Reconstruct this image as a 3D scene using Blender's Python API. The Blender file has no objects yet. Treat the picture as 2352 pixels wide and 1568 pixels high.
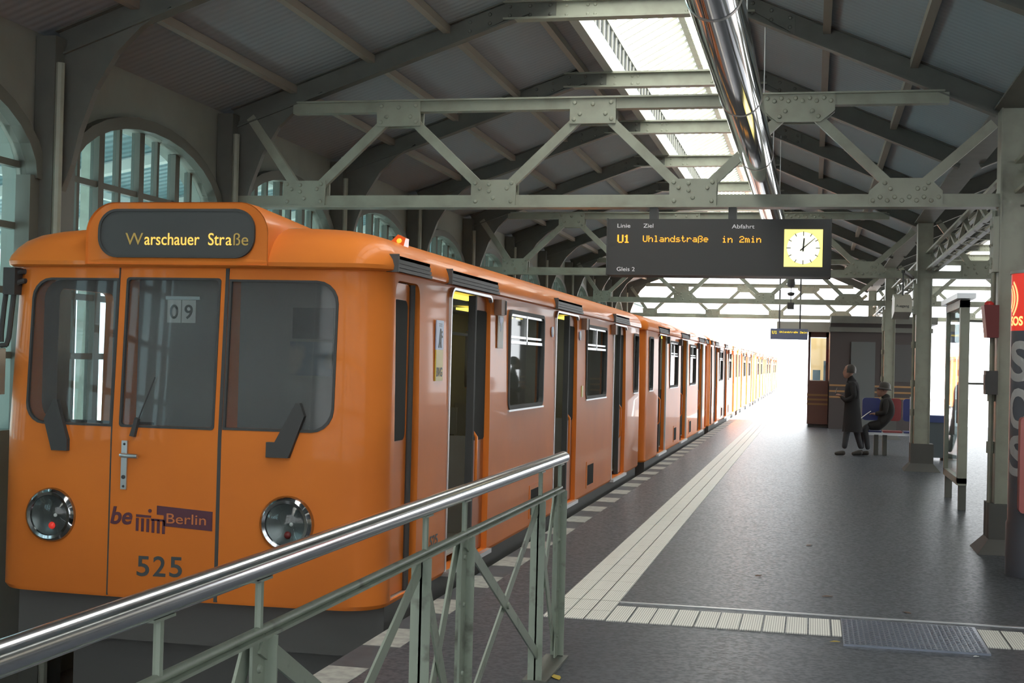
import bpy, bmesh, math, random
from mathutils import Matrix, Vector
random.seed(7)
PI = math.pi
SC = bpy.context.scene
COL = SC.collection

# ------------------------------------------------------------------ camera
cam_d = bpy.data.cameras.new('camera')
cam_d.sensor_width = 36.0
cam_d.lens = 47.449
cam_d.clip_end = 600
cam = bpy.data.objects.new('camera', cam_d)
COL.objects.link(cam)
cam.matrix_world = Matrix(((0.975745, -0.020910, 0.217908, 0.000000), (0.217524, -0.019203, -0.975866, 0.000000), (0.024590, 0.999597, -0.014188, 1.550000), (0, 0, 0, 1)))
SC.camera = cam

# ------------------------------------------------------------------ world, sun, exposure
SC.view_settings.view_transform = 'Standard'
SC.view_settings.look = 'None'
SC.view_settings.gamma = 1.0
SC.view_settings.exposure = 0.0
wd = bpy.data.worlds.new('sky')
SC.world = wd
wd.use_nodes = True
nt = wd.node_tree
bg = nt.nodes['Background']
bg.inputs[0].default_value = (0.93, 0.97, 1.0, 1)
bg.inputs[1].default_value = 6.0
sd = bpy.data.lights.new('sun', 'SUN')
sd.energy = 100.0
sd.angle = 0.02
sd.color = (1.0, 0.95, 0.88)
sun = bpy.data.objects.new('sun', sd)
COL.objects.link(sun)
sun.rotation_euler = Vector((-0.42, -0.30, -0.86)).to_track_quat('-Z', 'Y').to_euler()
SC.cycles.max_bounces = 7
SC.cycles.diffuse_bounces = 4
SC.cycles.glossy_bounces = 4
SC.cycles.transparent_max_bounces = 12
SC.cycles.sample_clamp_indirect = 6.0
SC.cycles.caustics_reflective = False
SC.cycles.caustics_refractive = False

# ------------------------------------------------------------------ materials
def mat(name, color, rough=0.5, metal=0.0, spec=0.5, coat=0.0, emit=None, estr=0.0, noise=None, bump=None, trans=0.0, spot=None):
    m = bpy.data.materials.new(name)
    m.use_nodes = True
    t = m.node_tree
    b = t.nodes['Principled BSDF']
    b.inputs['Base Color'].default_value = (*color, 1)
    b.inputs['Roughness'].default_value = rough
    b.inputs['Metallic'].default_value = metal
    b.inputs['Specular IOR Level'].default_value = spec
    b.inputs['Coat Weight'].default_value = coat
    b.inputs['Coat Roughness'].default_value = 0.04
    if emit:
        b.inputs['Emission Color'].default_value = (*emit, 1)
        b.inputs['Emission Strength'].default_value = estr
    if noise or bump or spot:
        tc = t.nodes.new('ShaderNodeTexCoord')
    if noise:                                   # (scale, second colour, lo, hi)
        n = t.nodes.new('ShaderNodeTexNoise')
        n.inputs['Scale'].default_value = noise[0]
        n.inputs['Detail'].default_value = 6
        r = t.nodes.new('ShaderNodeMapRange')
        r.inputs[1].default_value = noise[2]
        r.inputs[2].default_value = noise[3]
        mx = t.nodes.new('ShaderNodeMix')
        mx.data_type = 'RGBA'
        mx.inputs[6].default_value = (*color, 1)
        mx.inputs[7].default_value = (*noise[1], 1)
        t.links.new(tc.outputs['Object'], n.inputs['Vector'])
        t.links.new(n.outputs[0], r.inputs[0])
        t.links.new(r.outputs[0], mx.inputs[0])
        t.links.new(mx.outputs[2], b.inputs['Base Color'])
        if len(noise) > 4:                      # roughness swing
            rr = t.nodes.new('ShaderNodeMapRange')
            rr.inputs[1].default_value = noise[2]
            rr.inputs[2].default_value = noise[3]
            rr.inputs[3].default_value = rough
            rr.inputs[4].default_value = noise[4]
            t.links.new(n.outputs[0], rr.inputs[0])
            t.links.new(rr.outputs[0], b.inputs['Roughness'])
    if bump:                                    # (scale, strength, distance)
        n2 = t.nodes.new('ShaderNodeTexNoise')
        n2.inputs['Scale'].default_value = bump[0]
        n2.inputs['Detail'].default_value = 4
        bp = t.nodes.new('ShaderNodeBump')
        bp.inputs['Strength'].default_value = bump[1]
        bp.inputs['Distance'].default_value = bump[2]
        t.links.new(tc.outputs['Object'], n2.inputs['Vector'])
        t.links.new(n2.outputs[0], bp.inputs['Height'])
        t.links.new(bp.outputs[0], b.inputs['Normal'])
    return m

def wave_mat(name, c1, c2, axis, scale, rough=0.6, strength=0.6, dist=0.01, spec=0.4, translucent=0.0):
    """ribbed or corrugated surface: a wave along one axis drives bump and a faint colour change"""
    m = mat(name, c1, rough, spec=spec)
    t = m.node_tree
    b = t.nodes['Principled BSDF']
    tc = t.nodes.new('ShaderNodeTexCoord')
    w = t.nodes.new('ShaderNodeTexWave')
    w.wave_type = 'BANDS'
    w.bands_direction = axis
    w.inputs['Scale'].default_value = scale
    t.links.new(tc.outputs['Object'], w.inputs['Vector'])
    mx = t.nodes.new('ShaderNodeMix')
    mx.data_type = 'RGBA'
    mx.inputs[6].default_value = (*c1, 1)
    mx.inputs[7].default_value = (*c2, 1)
    t.links.new(w.outputs[1], mx.inputs[0])
    t.links.new(mx.outputs[2], b.inputs['Base Color'])
    bp = t.nodes.new('ShaderNodeBump')
    bp.inputs['Strength'].default_value = strength
    bp.inputs['Distance'].default_value = dist
    t.links.new(w.outputs[1], bp.inputs['Height'])
    t.links.new(bp.outputs[0], b.inputs['Normal'])
    if translucent:
        tr = t.nodes.new('ShaderNodeBsdfTranslucent')
        t.links.new(mx.outputs[2], tr.inputs[0])
        ms = t.nodes.new('ShaderNodeMixShader')
        ms.inputs[0].default_value = translucent
        t.links.new(b.outputs[0], ms.inputs[1])
        t.links.new(tr.outputs[0], ms.inputs[2])
        t.links.new(ms.outputs[0], t.nodes['Material Output'].inputs[0])
    return m

def glass(name, tint, refl=1.0, rough=0.02, veil=0.0):
    m = bpy.data.materials.new(name)
    m.use_nodes = True
    t = m.node_tree
    t.nodes.remove(t.nodes['Principled BSDF'])
    tr = t.nodes.new('ShaderNodeBsdfTransparent')
    tr.inputs[0].default_value = (*tint, 1)
    gl = t.nodes.new('ShaderNodeBsdfGlossy')
    gl.inputs[0].default_value = (refl, refl, refl, 1)
    gl.inputs['Roughness'].default_value = rough
    fr = t.nodes.new('ShaderNodeFresnel')
    fr.inputs[0].default_value = 1.5
    ms = t.nodes.new('ShaderNodeMixShader')
    ge = t.nodes.new('ShaderNodeNewGeometry')
    iv = t.nodes.new('ShaderNodeMath'); iv.operation = 'SUBTRACT'; iv.inputs[0].default_value = 1.0
    mu = t.nodes.new('ShaderNodeMath'); mu.operation = 'MULTIPLY'
    t.links.new(ge.outputs['Backfacing'], iv.inputs[1])
    t.links.new(iv.outputs[0], mu.inputs[0])
    t.links.new(fr.outputs[0], mu.inputs[1])
    t.links.new(mu.outputs[0], ms.inputs[0])
    base = tr.outputs[0]
    if veil:  # pale diffuse film, painted-in light that lifts dark panes
        df = t.nodes.new('ShaderNodeBsdfDiffuse'); df.inputs[0].default_value = (0.5, 0.5, 0.5, 1)
        m2 = t.nodes.new('ShaderNodeMixShader'); m2.inputs[0].default_value = veil
        t.links.new(tr.outputs[0], m2.inputs[1]); t.links.new(df.outputs[0], m2.inputs[2])
        base = m2.outputs[0]
    t.links.new(base, ms.inputs[1])
    t.links.new(gl.outputs[0], ms.inputs[2])
    t.links.new(ms.outputs[0], t.nodes['Material Output'].inputs[0])
    return m

M = {}
M['orange'] = mat('orange_paint', (0.77, 0.218, 0.038), 0.38, spec=0.07, coat=0.15, noise=(1.3, (0.67, 0.185, 0.038), 0.4, 0.75))
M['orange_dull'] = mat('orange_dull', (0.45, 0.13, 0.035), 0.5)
M['roof_top'] = mat('grey_car_roof', (0.16, 0.165, 0.17), 0.6)
M['steel'] = mat('painted_steel', (0.33, 0.345, 0.28), 0.42, noise=(5.0, (0.25, 0.25, 0.2), 0.45, 0.8))
M['steel_dark'] = mat('dark_steel', (0.145, 0.15, 0.132), 0.55, noise=(4.0, (0.115, 0.12, 0.105), 0.4, 0.8))  # darker tone of the painted steel, slightly mottled
M['purlin'] = mat('purlin_brown', (0.34, 0.30, 0.25), 0.55)
M['rail_paint'] = mat('railing_paint', (0.30, 0.345, 0.28), 0.38, noise=(9.0, (0.13, 0.13, 0.11), 0.58, 0.72), bump=(30, 0.15, 0.004))
M['roof'] = wave_mat('roof_sheet', (0.36, 0.40, 0.44), (0.335, 0.372, 0.41), 'Y', 3.2, 0.75, 0.25, 0.015)
M['plaster'] = mat('cream_plaster', (0.31, 0.325, 0.285), 0.8, noise=(2.0, (0.25, 0.26, 0.225), 0.4, 0.8))
M['mullion'] = mat('window_frame_paint', (0.135, 0.138, 0.115), 0.6)
M['asphalt'] = mat('asphalt', (0.086, 0.093, 0.107), 0.33, spec=0.075, noise=(36.0, (0.060, 0.066, 0.077), 0.4, 0.62, 0.42), bump=(100, 0.08, 0.002))
M['dark'] = mat('black_plastic', (0.09, 0.09, 0.09), 0.5, spec=0.2)
M['pane_dark'] = mat('dark_window', (0.085, 0.086, 0.086), 0.7, spec=0.0)
M['rubber'] = mat('black_rubber', (0.075, 0.075, 0.075), 0.6, spec=0.12)
M['under'] = mat('underframe_dark', (0.115, 0.115, 0.11), 0.75)  # one even dark grey for underframe and track bed
M['chrome'] = mat('polished_steel', (0.66, 0.66, 0.68), 0.06, metal=1.0)
M['rail_chrome'] = mat('brushed_steel', (0.75, 0.76, 0.8), 0.16, metal=1.0)
M['alu'] = mat('aluminium', (0.62, 0.63, 0.64), 0.35, metal=0.9)
M['glass'] = glass('clear_glass', (0.86, 0.9, 0.9))
M['milky_glass'] = glass('milky_skylight_glass', (0.5, 0.53, 0.53), 0.35)
_t = M['milky_glass'].node_tree
_tr = _t.nodes.new('ShaderNodeBsdfTranslucent'); _tr.inputs[0].default_value = (0.23, 0.24, 0.235, 1)
for _l in list(_t.links):
    if _l.from_node.type == 'BSDF_TRANSPARENT': _t.links.remove(_l)
_t.links.new(_tr.outputs[0], [n for n in _t.nodes if n.type == 'MIX_SHADER'][0].inputs[1])
M['dark_glass'] = glass('tinted_glass', (0.78, 0.8, 0.8), 0.4, veil=0.075)
M['pane_glass'] = glass('veiled_glass', (0.66, 0.8, 0.82), 0.5, veil=0.02)  # slight pale film put into the colour to lift the panes
M['rear_fill_glass'] = mat('gable_fill_glass', (0.2, 0.2, 0.2), 0.5)  # translucent pane added out of view to brighten the train front
_t = M['rear_fill_glass'].node_tree; _tr = _t.nodes.new('ShaderNodeBsdfTranslucent'); _tr.inputs[0].default_value = (0.82, 0.825, 0.82, 1)
_t.links.new(_tr.outputs[0], _t.nodes['Material Output'].inputs[0])
M['sign_black'] = mat('sign_face', (0.072, 0.072, 0.072), 0.45, spec=0.25)
M['white'] = mat('white_print', (0.75, 0.75, 0.74), 0.5)
M['grey_print'] = mat('backlit_grey_print', (0.6, 0.6, 0.6), 0.5, emit=(1, 1, 1), estr=0.28)
M['lamp_ring'] = mat('dark_chrome', (0.42, 0.43, 0.45), 0.1, metal=1.0)
M['footing_dark'] = mat('dark_footing', (0.10, 0.10, 0.095), 0.7)  # even dark grey for the column plinths
M['black_print'] = mat('black_print', (0.06, 0.07, 0.075), 0.5)
M['led'] = mat('amber_led', (0.4, 0.2, 0.02), 0.5, emit=(1.0, 0.42, 0.03), estr=1.6)
M['led_far'] = mat('yellow_led', (0.4, 0.3, 0.02), 0.5, emit=(1.0, 0.72, 0.04), estr=1.3)
M['roll_text'] = mat('yellow_roll_print', (0.5, 0.35, 0.05), 0.5, emit=(1.0, 0.62, 0.12), estr=0.9)
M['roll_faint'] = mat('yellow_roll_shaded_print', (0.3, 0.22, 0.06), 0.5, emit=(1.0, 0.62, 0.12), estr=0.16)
M['clock'] = mat('clock_face_lit', (0.9, 0.85, 0.4), 0.4, emit=(1.0, 0.83, 0.2), estr=1.15)
M['clock_mid'] = mat('clock_dial_lit', (0.9, 0.9, 0.7), 0.4, emit=(1.0, 0.97, 0.72), estr=1.2)
M['tactile'] = mat('tactile_tile', (0.60, 0.585, 0.52), 0.6, noise=(6.0, (0.42, 0.41, 0.37), 0.45, 0.75))
M['dash'] = mat('edge_mark_stone', (0.36, 0.36, 0.33), 0.7, noise=(14.0, (0.22, 0.22, 0.21), 0.4, 0.7))
M['kerb'] = mat('platform_edge_stone', (0.088, 0.094, 0.105), 0.5, spec=0.1, noise=(6.0, (0.068, 0.072, 0.08), 0.4, 0.7))
M['plate'] = mat('checker_plate', (0.30, 0.33, 0.40), 0.3, metal=0.8, bump=None)
M['purple'] = mat('purple_print', (0.11, 0.035, 0.055), 0.45)
M['orange_print'] = mat('orange_print', (0.62, 0.19, 0.06), 0.5)
M['red'] = mat('red_enamel', (0.72, 0.03, 0.025), 0.35)
M['red_dim'] = mat('dark_red_enamel', (0.17, 0.03, 0.03), 0.45)
M['red_lit'] = mat('red_sign_lit', (0.75, 0.04, 0.03), 0.35, emit=(1.0, 0.05, 0.03), estr=0.45)
M['yellow_lit'] = mat('yellow_sign_lit', (0.9, 0.8, 0.3), 0.35, emit=(1.0, 0.85, 0.35), estr=0.7)
M['amber'] = mat('amber_lens', (0.9, 0.2, 0.02), 0.15, emit=(1.0, 0.45, 0.04), estr=1.3)
M['beacon_red'] = mat('orange_red_lens', (0.62, 0.09, 0.015), 0.15, emit=(1.0, 0.15, 0.02), estr=0.25)
M['tail_red'] = mat('red_lens', (0.5, 0.02, 0.02), 0.2, emit=(1.0, 0.05, 0.03), estr=0.5)
M['tail_red_dim'] = mat('red_lens_off', (0.22, 0.02, 0.02), 0.2)
M['pillar_grey'] = mat('pillar_grey', (0.09, 0.10, 0.12), 0.35)
M['tube'] = mat('yellow_tube_lamp', (0.9, 0.8, 0.2), 0.4, emit=(1.0, 0.78, 0.12), estr=1.6)
M['interior'] = mat('train_interior_grey', (0.42, 0.41, 0.40), 0.6)
M['interior_wood'] = mat('train_interior_brown', (0.20, 0.10, 0.06), 0.5)
M['seat'] = mat('seat_cloth', (0.11, 0.11, 0.15), 0.8, noise=(25, (0.2, 0.12, 0.1), 0.5, 0.6))
M['blue_decal'] = mat('pale_blue_decal', (0.42, 0.52, 0.75), 0.4)
M['yellow_decal'] = mat('yellow_decal', (0.60, 0.45, 0.05), 0.4)
M['brown'] = mat('brown_panel', (0.16, 0.075, 0.06), 0.5)
M['brown_dark'] = mat('brown_dark_panel', (0.058, 0.048, 0.047), 0.6)
M['stripe'] = mat('ochre_stripe', (0.30, 0.17, 0.07), 0.5)
M['cream'] = mat('cream_enamel', (0.55, 0.53, 0.45), 0.4)
M['teal'] = wave_mat('teal_corrugated_sheet', (0.085, 0.15, 0.16), (0.045, 0.085, 0.092), 'Y', 1.3, 0.5, 0.4, 0.05, translucent=0.03)
M['beam_white'] = mat('whitewashed_beam', (0.5, 0.5, 0.46), 0.6)
M['cloth_black'] = mat('black_cloth', (0.04, 0.04, 0.043), 0.9, spec=0.1)
M['cloth_grey'] = mat('charcoal_cloth', (0.048, 0.046, 0.046), 0.9, spec=0.1)
M['jeans'] = mat('dark_trousers', (0.06, 0.062, 0.07), 0.85)
M['skin'] = mat('skin', (0.36, 0.2, 0.15), 0.6)
M['hair'] = mat('dark_hair', (0.05, 0.045, 0.04), 0.6)
M['blue_seat'] = mat('blue_seat_plastic', (0.03, 0.045, 0.22), 0.35)
M['red_seat'] = mat('red_seat_plastic', (0.30, 0.03, 0.035), 0.35)
M['bin_blue'] = mat('blue_lid', (0.04, 0.07, 0.25), 0.4)
M['bin_grey'] = mat('blue_grey_bin', (0.12, 0.15, 0.17), 0.5)
M['paper'] = mat('paper', (0.75, 0.76, 0.75), 0.7)
M['leaf'] = mat('yellow_leaf', (0.5, 0.36, 0.05), 0.7)
M['leaf_brown'] = mat('brown_leaf', (0.16, 0.10, 0.07), 0.8)
M['kiosk_lit'] = mat('kiosk_lit_wall', (0.8, 0.62, 0.35), 0.6, emit=(1.0, 0.72, 0.36), estr=0.7)
M['lamp_white'] = mat('lit_white_panel', (0.8, 0.8, 0.75), 0.5, emit=(1.0, 0.95, 0.8), estr=1.2)
M['poster'] = mat('poster_print', (0.45, 0.42, 0.4), 0.5, noise=(3.0, (0.2, 0.25, 0.3), 0.45, 0.55))
M['grey_box'] = mat('grey_steel_box', (0.105, 0.115, 0.115), 0.6)

M['side_fill_frost'] = mat('side_fill_glass', (0.2, 0.2, 0.2), 0.5)  # translucent band added out of view to brighten the train side
_t = M['side_fill_frost'].node_tree; _tr = _t.nodes.new('ShaderNodeBsdfTranslucent'); _tr.inputs[0].default_value = (0.16, 0.155, 0.14, 1)
_t.links.new(_tr.outputs[0], _t.nodes['Material Output'].inputs[0])

# ------------------------------------------------------------------ mesh helpers
FLIP = {'L': None}           # when set, y is mirrored about this sum while building (y -> sum - y)

class MB:
    def __init__(s):
        s.v = []; s.f = []; s.sm = []
    def add(s, vs, fs, smooth=False):
        o = len(s.v)
        s.v += [tuple(v) for v in vs]
        s.f += [tuple(i + o for i in f) for f in fs]
        s.sm += [smooth] * len(fs)
        return s
    def box(s, x0, x1, y0, y1, z0, z1):
        return s.add([(x0,y0,z0),(x1,y0,z0),(x1,y1,z0),(x0,y1,z0),(x0,y0,z1),(x1,y0,z1),(x1,y1,z1),(x0,y1,z1)],
                     [(0,3,2,1),(4,5,6,7),(0,1,5,4),(1,2,6,5),(2,3,7,6),(3,0,4,7)])
    def bar(s, a, b, w, h, up=(0,0,1)):
        a = Vector(a); b = Vector(b); d = (b - a).normalized(); u = Vector(up)
        r = d.cross(u)
        if r.length < 1e-5: r = d.cross(Vector((1,0,0)))
        r.normalize(); u = r.cross(d).normalized()
        r *= w / 2; u *= h / 2
        vs = [p + q for p in (a, b) for q in (-r-u, r-u, r+u, -r+u)]
        return s.add(vs, [(0,1,2,3),(7,6,5,4),(0,4,5,1),(1,5,6,2),(2,6,7,3),(3,7,4,0)])
    def ibeam(s, a, b, w, h, t=0.014, up=(0,0,1)):
        a = Vector(a); b = Vector(b); d = (b - a).normalized(); u = Vector(up)
        r = d.cross(u).normalized(); u = r.cross(d).normalized()
        s.bar(a, b, t, h - t, up)
        s.bar(a + u*(h-t)/2, b + u*(h-t)/2, w, t, up)
        s.bar(a - u*(h-t)/2, b - u*(h-t)/2, w, t, up)
        return s
    def cyl(s, a, b, r0, r1=None, n=12, caps=True, smooth=True):
        a = Vector(a); b = Vector(b); r1 = r0 if r1 is None else r1
        d = (b - a).normalized()
        u = d.cross(Vector((0,0,1)))
        if u.length < 1e-4: u = Vector((1,0,0))
        u.normalize(); w = d.cross(u)
        vs = []
        for p, r in ((a, r0), (b, r1)):
            for i in range(n):
                t = 2*PI*i/n
                vs.append(p + (u*math.cos(t) + w*math.sin(t))*r)
        s.add(vs, [(i, i+n, (i+1)%n+n, (i+1)%n) for i in range(n)], smooth)
        if caps:
            s.add(vs[:n], [tuple(range(n))]); s.add(vs[n:], [tuple(reversed(range(n)))])
        return s
    def tube(s, pts, r, n=10):
        pts = [Vector(p) for p in pts]
        ref = None; rings = []
        for i, p in enumerate(pts):
            d = (pts[min(i+1, len(pts)-1)] - pts[max(i-1, 0)]).normalized()
            if ref is None:
                ref = d.cross(Vector((0,0,1)))
                if ref.length < 1e-3: ref = Vector((1,0,0))
            ref = (ref - d*ref.dot(d)).normalized()
            w = d.cross(ref)
            rr = r[i] if isinstance(r, (list, tuple)) else r
            rings.append([p + (ref*math.cos(2*PI*k/n) + w*math.sin(2*PI*k/n))*rr for k in range(n)])
        vs = [v for q in rings for v in q]
        fs = [(i*n+k, (i+1)*n+k, (i+1)*n+(k+1)%n, i*n+(k+1)%n) for i in range(len(pts)-1) for k in range(n)]
        s.add(vs, fs, True)
        s.add(rings[0], [tuple(range(n))]); s.add(rings[-1], [tuple(reversed(range(n)))])
        return s
    def prism(s, poly, fn, d0, d1):
        """poly: 2D points; fn(u, v, d) -> 3D"""
        n = len(poly)
        vs = [fn(u, v, d0) for u, v in poly] + [fn(u, v, d1) for u, v in poly]
        s.add(vs, [tuple(range(n)), tuple(reversed(range(n, 2*n)))] + [(i, i+n, (i+1)%n+n, (i+1)%n) for i in range(n)])
        return s
    def dome(s, c, axis, r, h=None, n=8, k=3, smooth=True):
        c = Vector(c); d = Vector(axis).normalized(); h = r if h is None else h
        u = d.cross(Vector((0,0,1)))
        if u.length < 1e-4: u = Vector((1,0,0))
        u.normalize(); w = d.cross(u); vs = []
        for j in range(k):
            a = PI/2*j/k
            for i in range(n):
                t = 2*PI*i/n
                vs.append(c + (u*math.cos(t)+w*math.sin(t))*r*math.cos(a) + d*h*math.sin(a))
        vs.append(c + d*h)
        fs = [(j*n+i, (j+1)*n+i, (j+1)*n+(i+1)%n, j*n+(i+1)%n) for j in range(k-1) for i in range(n)]
        fs += [((k-1)*n+i, k*n, (k-1)*n+(i+1)%n) for i in range(n)]
        return s.add(vs, fs, smooth)
    def lathe(s, c, axis, prof, n=24, smooth=True):
        """prof: (radius, height along axis)"""
        c = Vector(c); d = Vector(axis).normalized()
        u = d.cross(Vector((0,0,1)))
        if u.length < 1e-4: u = Vector((1,0,0))
        u.normalize(); w = d.cross(u)
        vs = [c + (u*math.cos(2*PI*i/n)+w*math.sin(2*PI*i/n))*r + d*h for r, h in prof for i in range(n)]
        fs = [(j*n+i, (j+1)*n+i, (j+1)*n+(i+1)%n, j*n+(i+1)%n) for j in range(len(prof)-1) for i in range(n)]
        return s.add(vs, fs, smooth)
    def build(s, name, m, parent=None, sharp=40, normals=True):
        me = bpy.data.meshes.new(name)
        vs = s.v
        if FLIP['L'] is not None:
            vs = [(x, FLIP['L'] - y, z) for x, y, z in vs]
        off = Vector((0,0,0))
        if parent is not None:
            p = parent
            while p is not None:
                off += p.location; p = p.parent
        else:
            xs = [v[0] for v in vs]; ys = [v[1] for v in vs]; zs = [v[2] for v in vs]
            off = Vector(((min(xs)+max(xs))/2, (min(ys)+max(ys))/2, min(zs)))
        me.from_pydata([Vector(v) - off for v in vs], [], s.f)
        me.polygons.foreach_set('use_smooth', s.sm)
        if normals:
            bm = bmesh.new(); bm.from_mesh(me)
            bmesh.ops.recalc_face_normals(bm, faces=bm.faces)
            bm.to_mesh(me); bm.free()
        if any(s.sm):
            me.set_sharp_from_angle(angle=math.radians(sharp))
        me.materials.append(M[m] if isinstance(m, str) else m)
        o = bpy.data.objects.new(name, me)
        COL.objects.link(o)
        if parent is not None: o.parent = parent
        else: o.location = off
        return o

def tag(o, label=None, cat=None, group=None, kind=None):
    if label: o['label'] = label
    if cat: o['category'] = cat
    if group: o['group'] = group
    if kind: o['kind'] = kind
    return o
def thing(name, label, cat, loc=(0,0,0), group=None):
    o = bpy.data.objects.new(name, None)
    o.empty_display_size = 0.2
    COL.objects.link(o)
    o.location = loc
    return tag(o, label, cat, group)
def dup(root, delta, label=None, group=None):
    kids = {}
    for o in list(COL.objects):
        if o.parent is not None: kids.setdefault(o.parent.name, []).append(o)
    def cp(o, parent):
        c = o.copy(); COL.objects.link(c)
        if parent is not None: c.parent = parent
        for ch in kids.get(o.name, []): cp(ch, c)
        return c
    c = cp(root, None)
    c.location = root.location + Vector(delta)
    if label: c['label'] = label
    if group: c['group'] = group
    return c
ORD = ['nearest', 'second', 'third', 'fourth', 'fifth', 'sixth', 'seventh', 'eighth', 'ninth', 'tenth', 'eleventh', 'twelfth', 'thirteenth', 'fourteenth', 'fifteenth', 'sixteenth', 'seventeenth', 'eighteenth', 'nineteenth', 'twentieth']

def rrect(x0, x1, z0, z1, r, n=5, corners=(1,1,1,1)):
    """rounded rectangle, corner order: low-left, low-right, top-right, top-left"""
    pts = []
    for (cx, cz, a0, use) in ((x0+r, z0+r, PI, corners[0]), (x1-r, z0+r, 1.5*PI, corners[1]), (x1-r, z1-r, 0, corners[2]), (x0+r, z1-r, 0.5*PI, corners[3])):
        if use:
            for i in range(n+1):
                a = a0 + PI/2*i/n
                pts.append((cx + r*math.cos(a), cz + r*math.sin(a)))
        else:
            sx = -1 if a0 in (PI, 0.5*PI) else 1
            sz = -1 if a0 in (PI, 1.5*PI) else 1
            pts.append((cx + sx*r, cz + sz*r))
    return pts

def text_mesh(name, s, m, parent, origin, facing, height, width=None, bold=0.0, shear=0.0, extrude=0.001, spacing=1.0):
    """flat lettering; origin = lower left corner of the line; facing '-y' (reads along +x) or '+x' (reads along +y)"""
    cu = bpy.data.curves.new(name, 'FONT')
    cu.body = s
    cu.size = 1.0
    cu.extrude = extrude
    cu.offset = bold
    cu.shear = shear
    cu.space_character = spacing
    cu.resolution_u = 4
    ob = bpy.data.objects.new(name, cu)
    COL.objects.link(ob)
    bpy.context.view_layer.update()
    me = bpy.data.meshes.new_from_object(ob.evaluated_get(bpy.context.evaluated_depsgraph_get()))
    bpy.data.objects.remove(ob); bpy.data.curves.remove(cu)
    xs = [v.co.x for v in me.vertices]; ys = [v.co.y for v in me.vertices]
    k = height / 0.73                       # cap height of the built-in face
    kx = k if width is None else width / (max(xs) - min(xs))
    x0 = min(xs)
    off = Vector((0,0,0)); p = parent
    while p is not None:
        off += p.location; p = p.parent
    og = Vector(origin)
    for v in me.vertices:
        a = (v.co.x - x0)*kx; b = v.co.y*k; c = v.co.z
        if facing == '-y': q = Vector((a, -c, b))
        elif facing == '+x': q = Vector((c, a, b))
        v.co = og + q - off
    me.materials.clear(); me.materials.append(M[m])
    o = bpy.data.objects.new(name, me); COL.objects.link(o); o.parent = parent
    return o
fy = lambda u, v, d: (u, d, v)      # poly in x,z extruded along y
fx = lambda u, v, d: (d, u, v)      # poly in y,z extruded along x
fz = lambda u, v, d: (u, v, d)      # poly in x,y extruded along z

# ------------------------------------------------------------------ setting: platform, track bed, roof, left wall
BAY = 3.1667
YF = [12.4 + BAY*k for k in range(-5, 10)]            # roof frames and wall columns
Y0H, Y1H = -4.2, 41.4                                 # hall length
def st(o): return tag(o, kind='structure')
st(MB().box(-2.13, 5.6, -9, 130, -0.9, 0.0).build('floor', 'asphalt'))
st(MB().box(-2.34, -2.13, -9, 130, -0.9, 0.0).build('trim_1', 'kerb'))
st(MB().box(-5.75, -2.34, -9, 130, -1.15, -1.0).build('track_bed', 'under'))
st(MB().box(-60, -5.75, -9, 130, -1.3, -1.0).build('ground_left', mat('yard_ground', (0.3, 0.3, 0.29), 0.9)))
st(MB().box(5.6, 60, -9, 130, -1.3, -1.0).build('ground_right', mat('right_ballast', (0.05, 0.048, 0.046), 0.95, spec=0.05)))
st(MB().box(-1.19, 5.6, 8.715, 8.74, 0.0, 0.006).build('trim_2', 'alu'))
M['tactile_rib'] = wave_mat('ribbed_tactile_tile', (0.84, 0.83, 0.78), (0.40, 0.395, 0.37), 'X', 23.0, 0.5, 0.2, 0.003)

def roof_l(x): return 3.95 + 0.353*(x + 5.7)          # underside of the left slope
def roof_r(x): return 3.95 + 0.428*(1.64 - x)
ce = MB()
def slope(xa, za, xb, zb, up=0.07):
    ce.add([(xa,Y0H,za),(xb,Y0H,zb),(xb,Y1H,zb),(xa,Y1H,za),(xa,Y0H,za+up),(xb,Y0H,zb+up),(xb,Y1H,zb+up),(xa,Y1H,za+up)],
           [(0,3,2,1),(4,5,6,7),(0,1,5,4),(1,2,6,5),(2,3,7,6),(3,0,4,7)])
slope(-6.3, roof_l(-6.3), -2.36, roof_l(-2.36))
slope(-1.05, roof_r(-1.05), 1.64, roof_r(1.64))
slope(1.64, 3.95, 4.33, roof_r(-1.05))
slope(5.64, roof_l(-2.36), 9.4, roof_l(-6.12))
st(ce.build('ceiling', 'roof'))

# left wall with its row of arched windows
def arch(yc, n=16, a=1.36, zs=2.82, rise=0.64):
    return [(yc - a*math.cos(PI*i/n), zs + rise*math.sin(PI*i/n)) for i in range(n+1)]
wl = MB()
yb = YF + [YF[-1] + BAY]
SILL = 0.95
for k in range(len(YF) - 1):
    y0, y1 = YF[k], YF[k+1]
    yc = (y0 + y1)/2
    if y1 < 5:
        wl.box(-5.95, -5.75, y0, y1, -1.15, 3.95); continue
    wl.box(-5.95, -5.75, y0, y1, -1.15, SILL)
    wl.box(-5.95, -5.75, y0, yc-1.36, SILL, 3.95)
    wl.box(-5.95, -5.75, yc+1.36, y1, SILL, 3.95)
    A = arch(yc)
    for (a, b) in zip(A[:-1], A[1:]):
        wl.prism([(a[0], a[1]), (b[0], b[1]), (b[0], 3.95), (a[0], 3.95)], fx, -5.95, -5.75)
st(wl.build('wall_left', 'plaster'))
WN = 0
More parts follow.
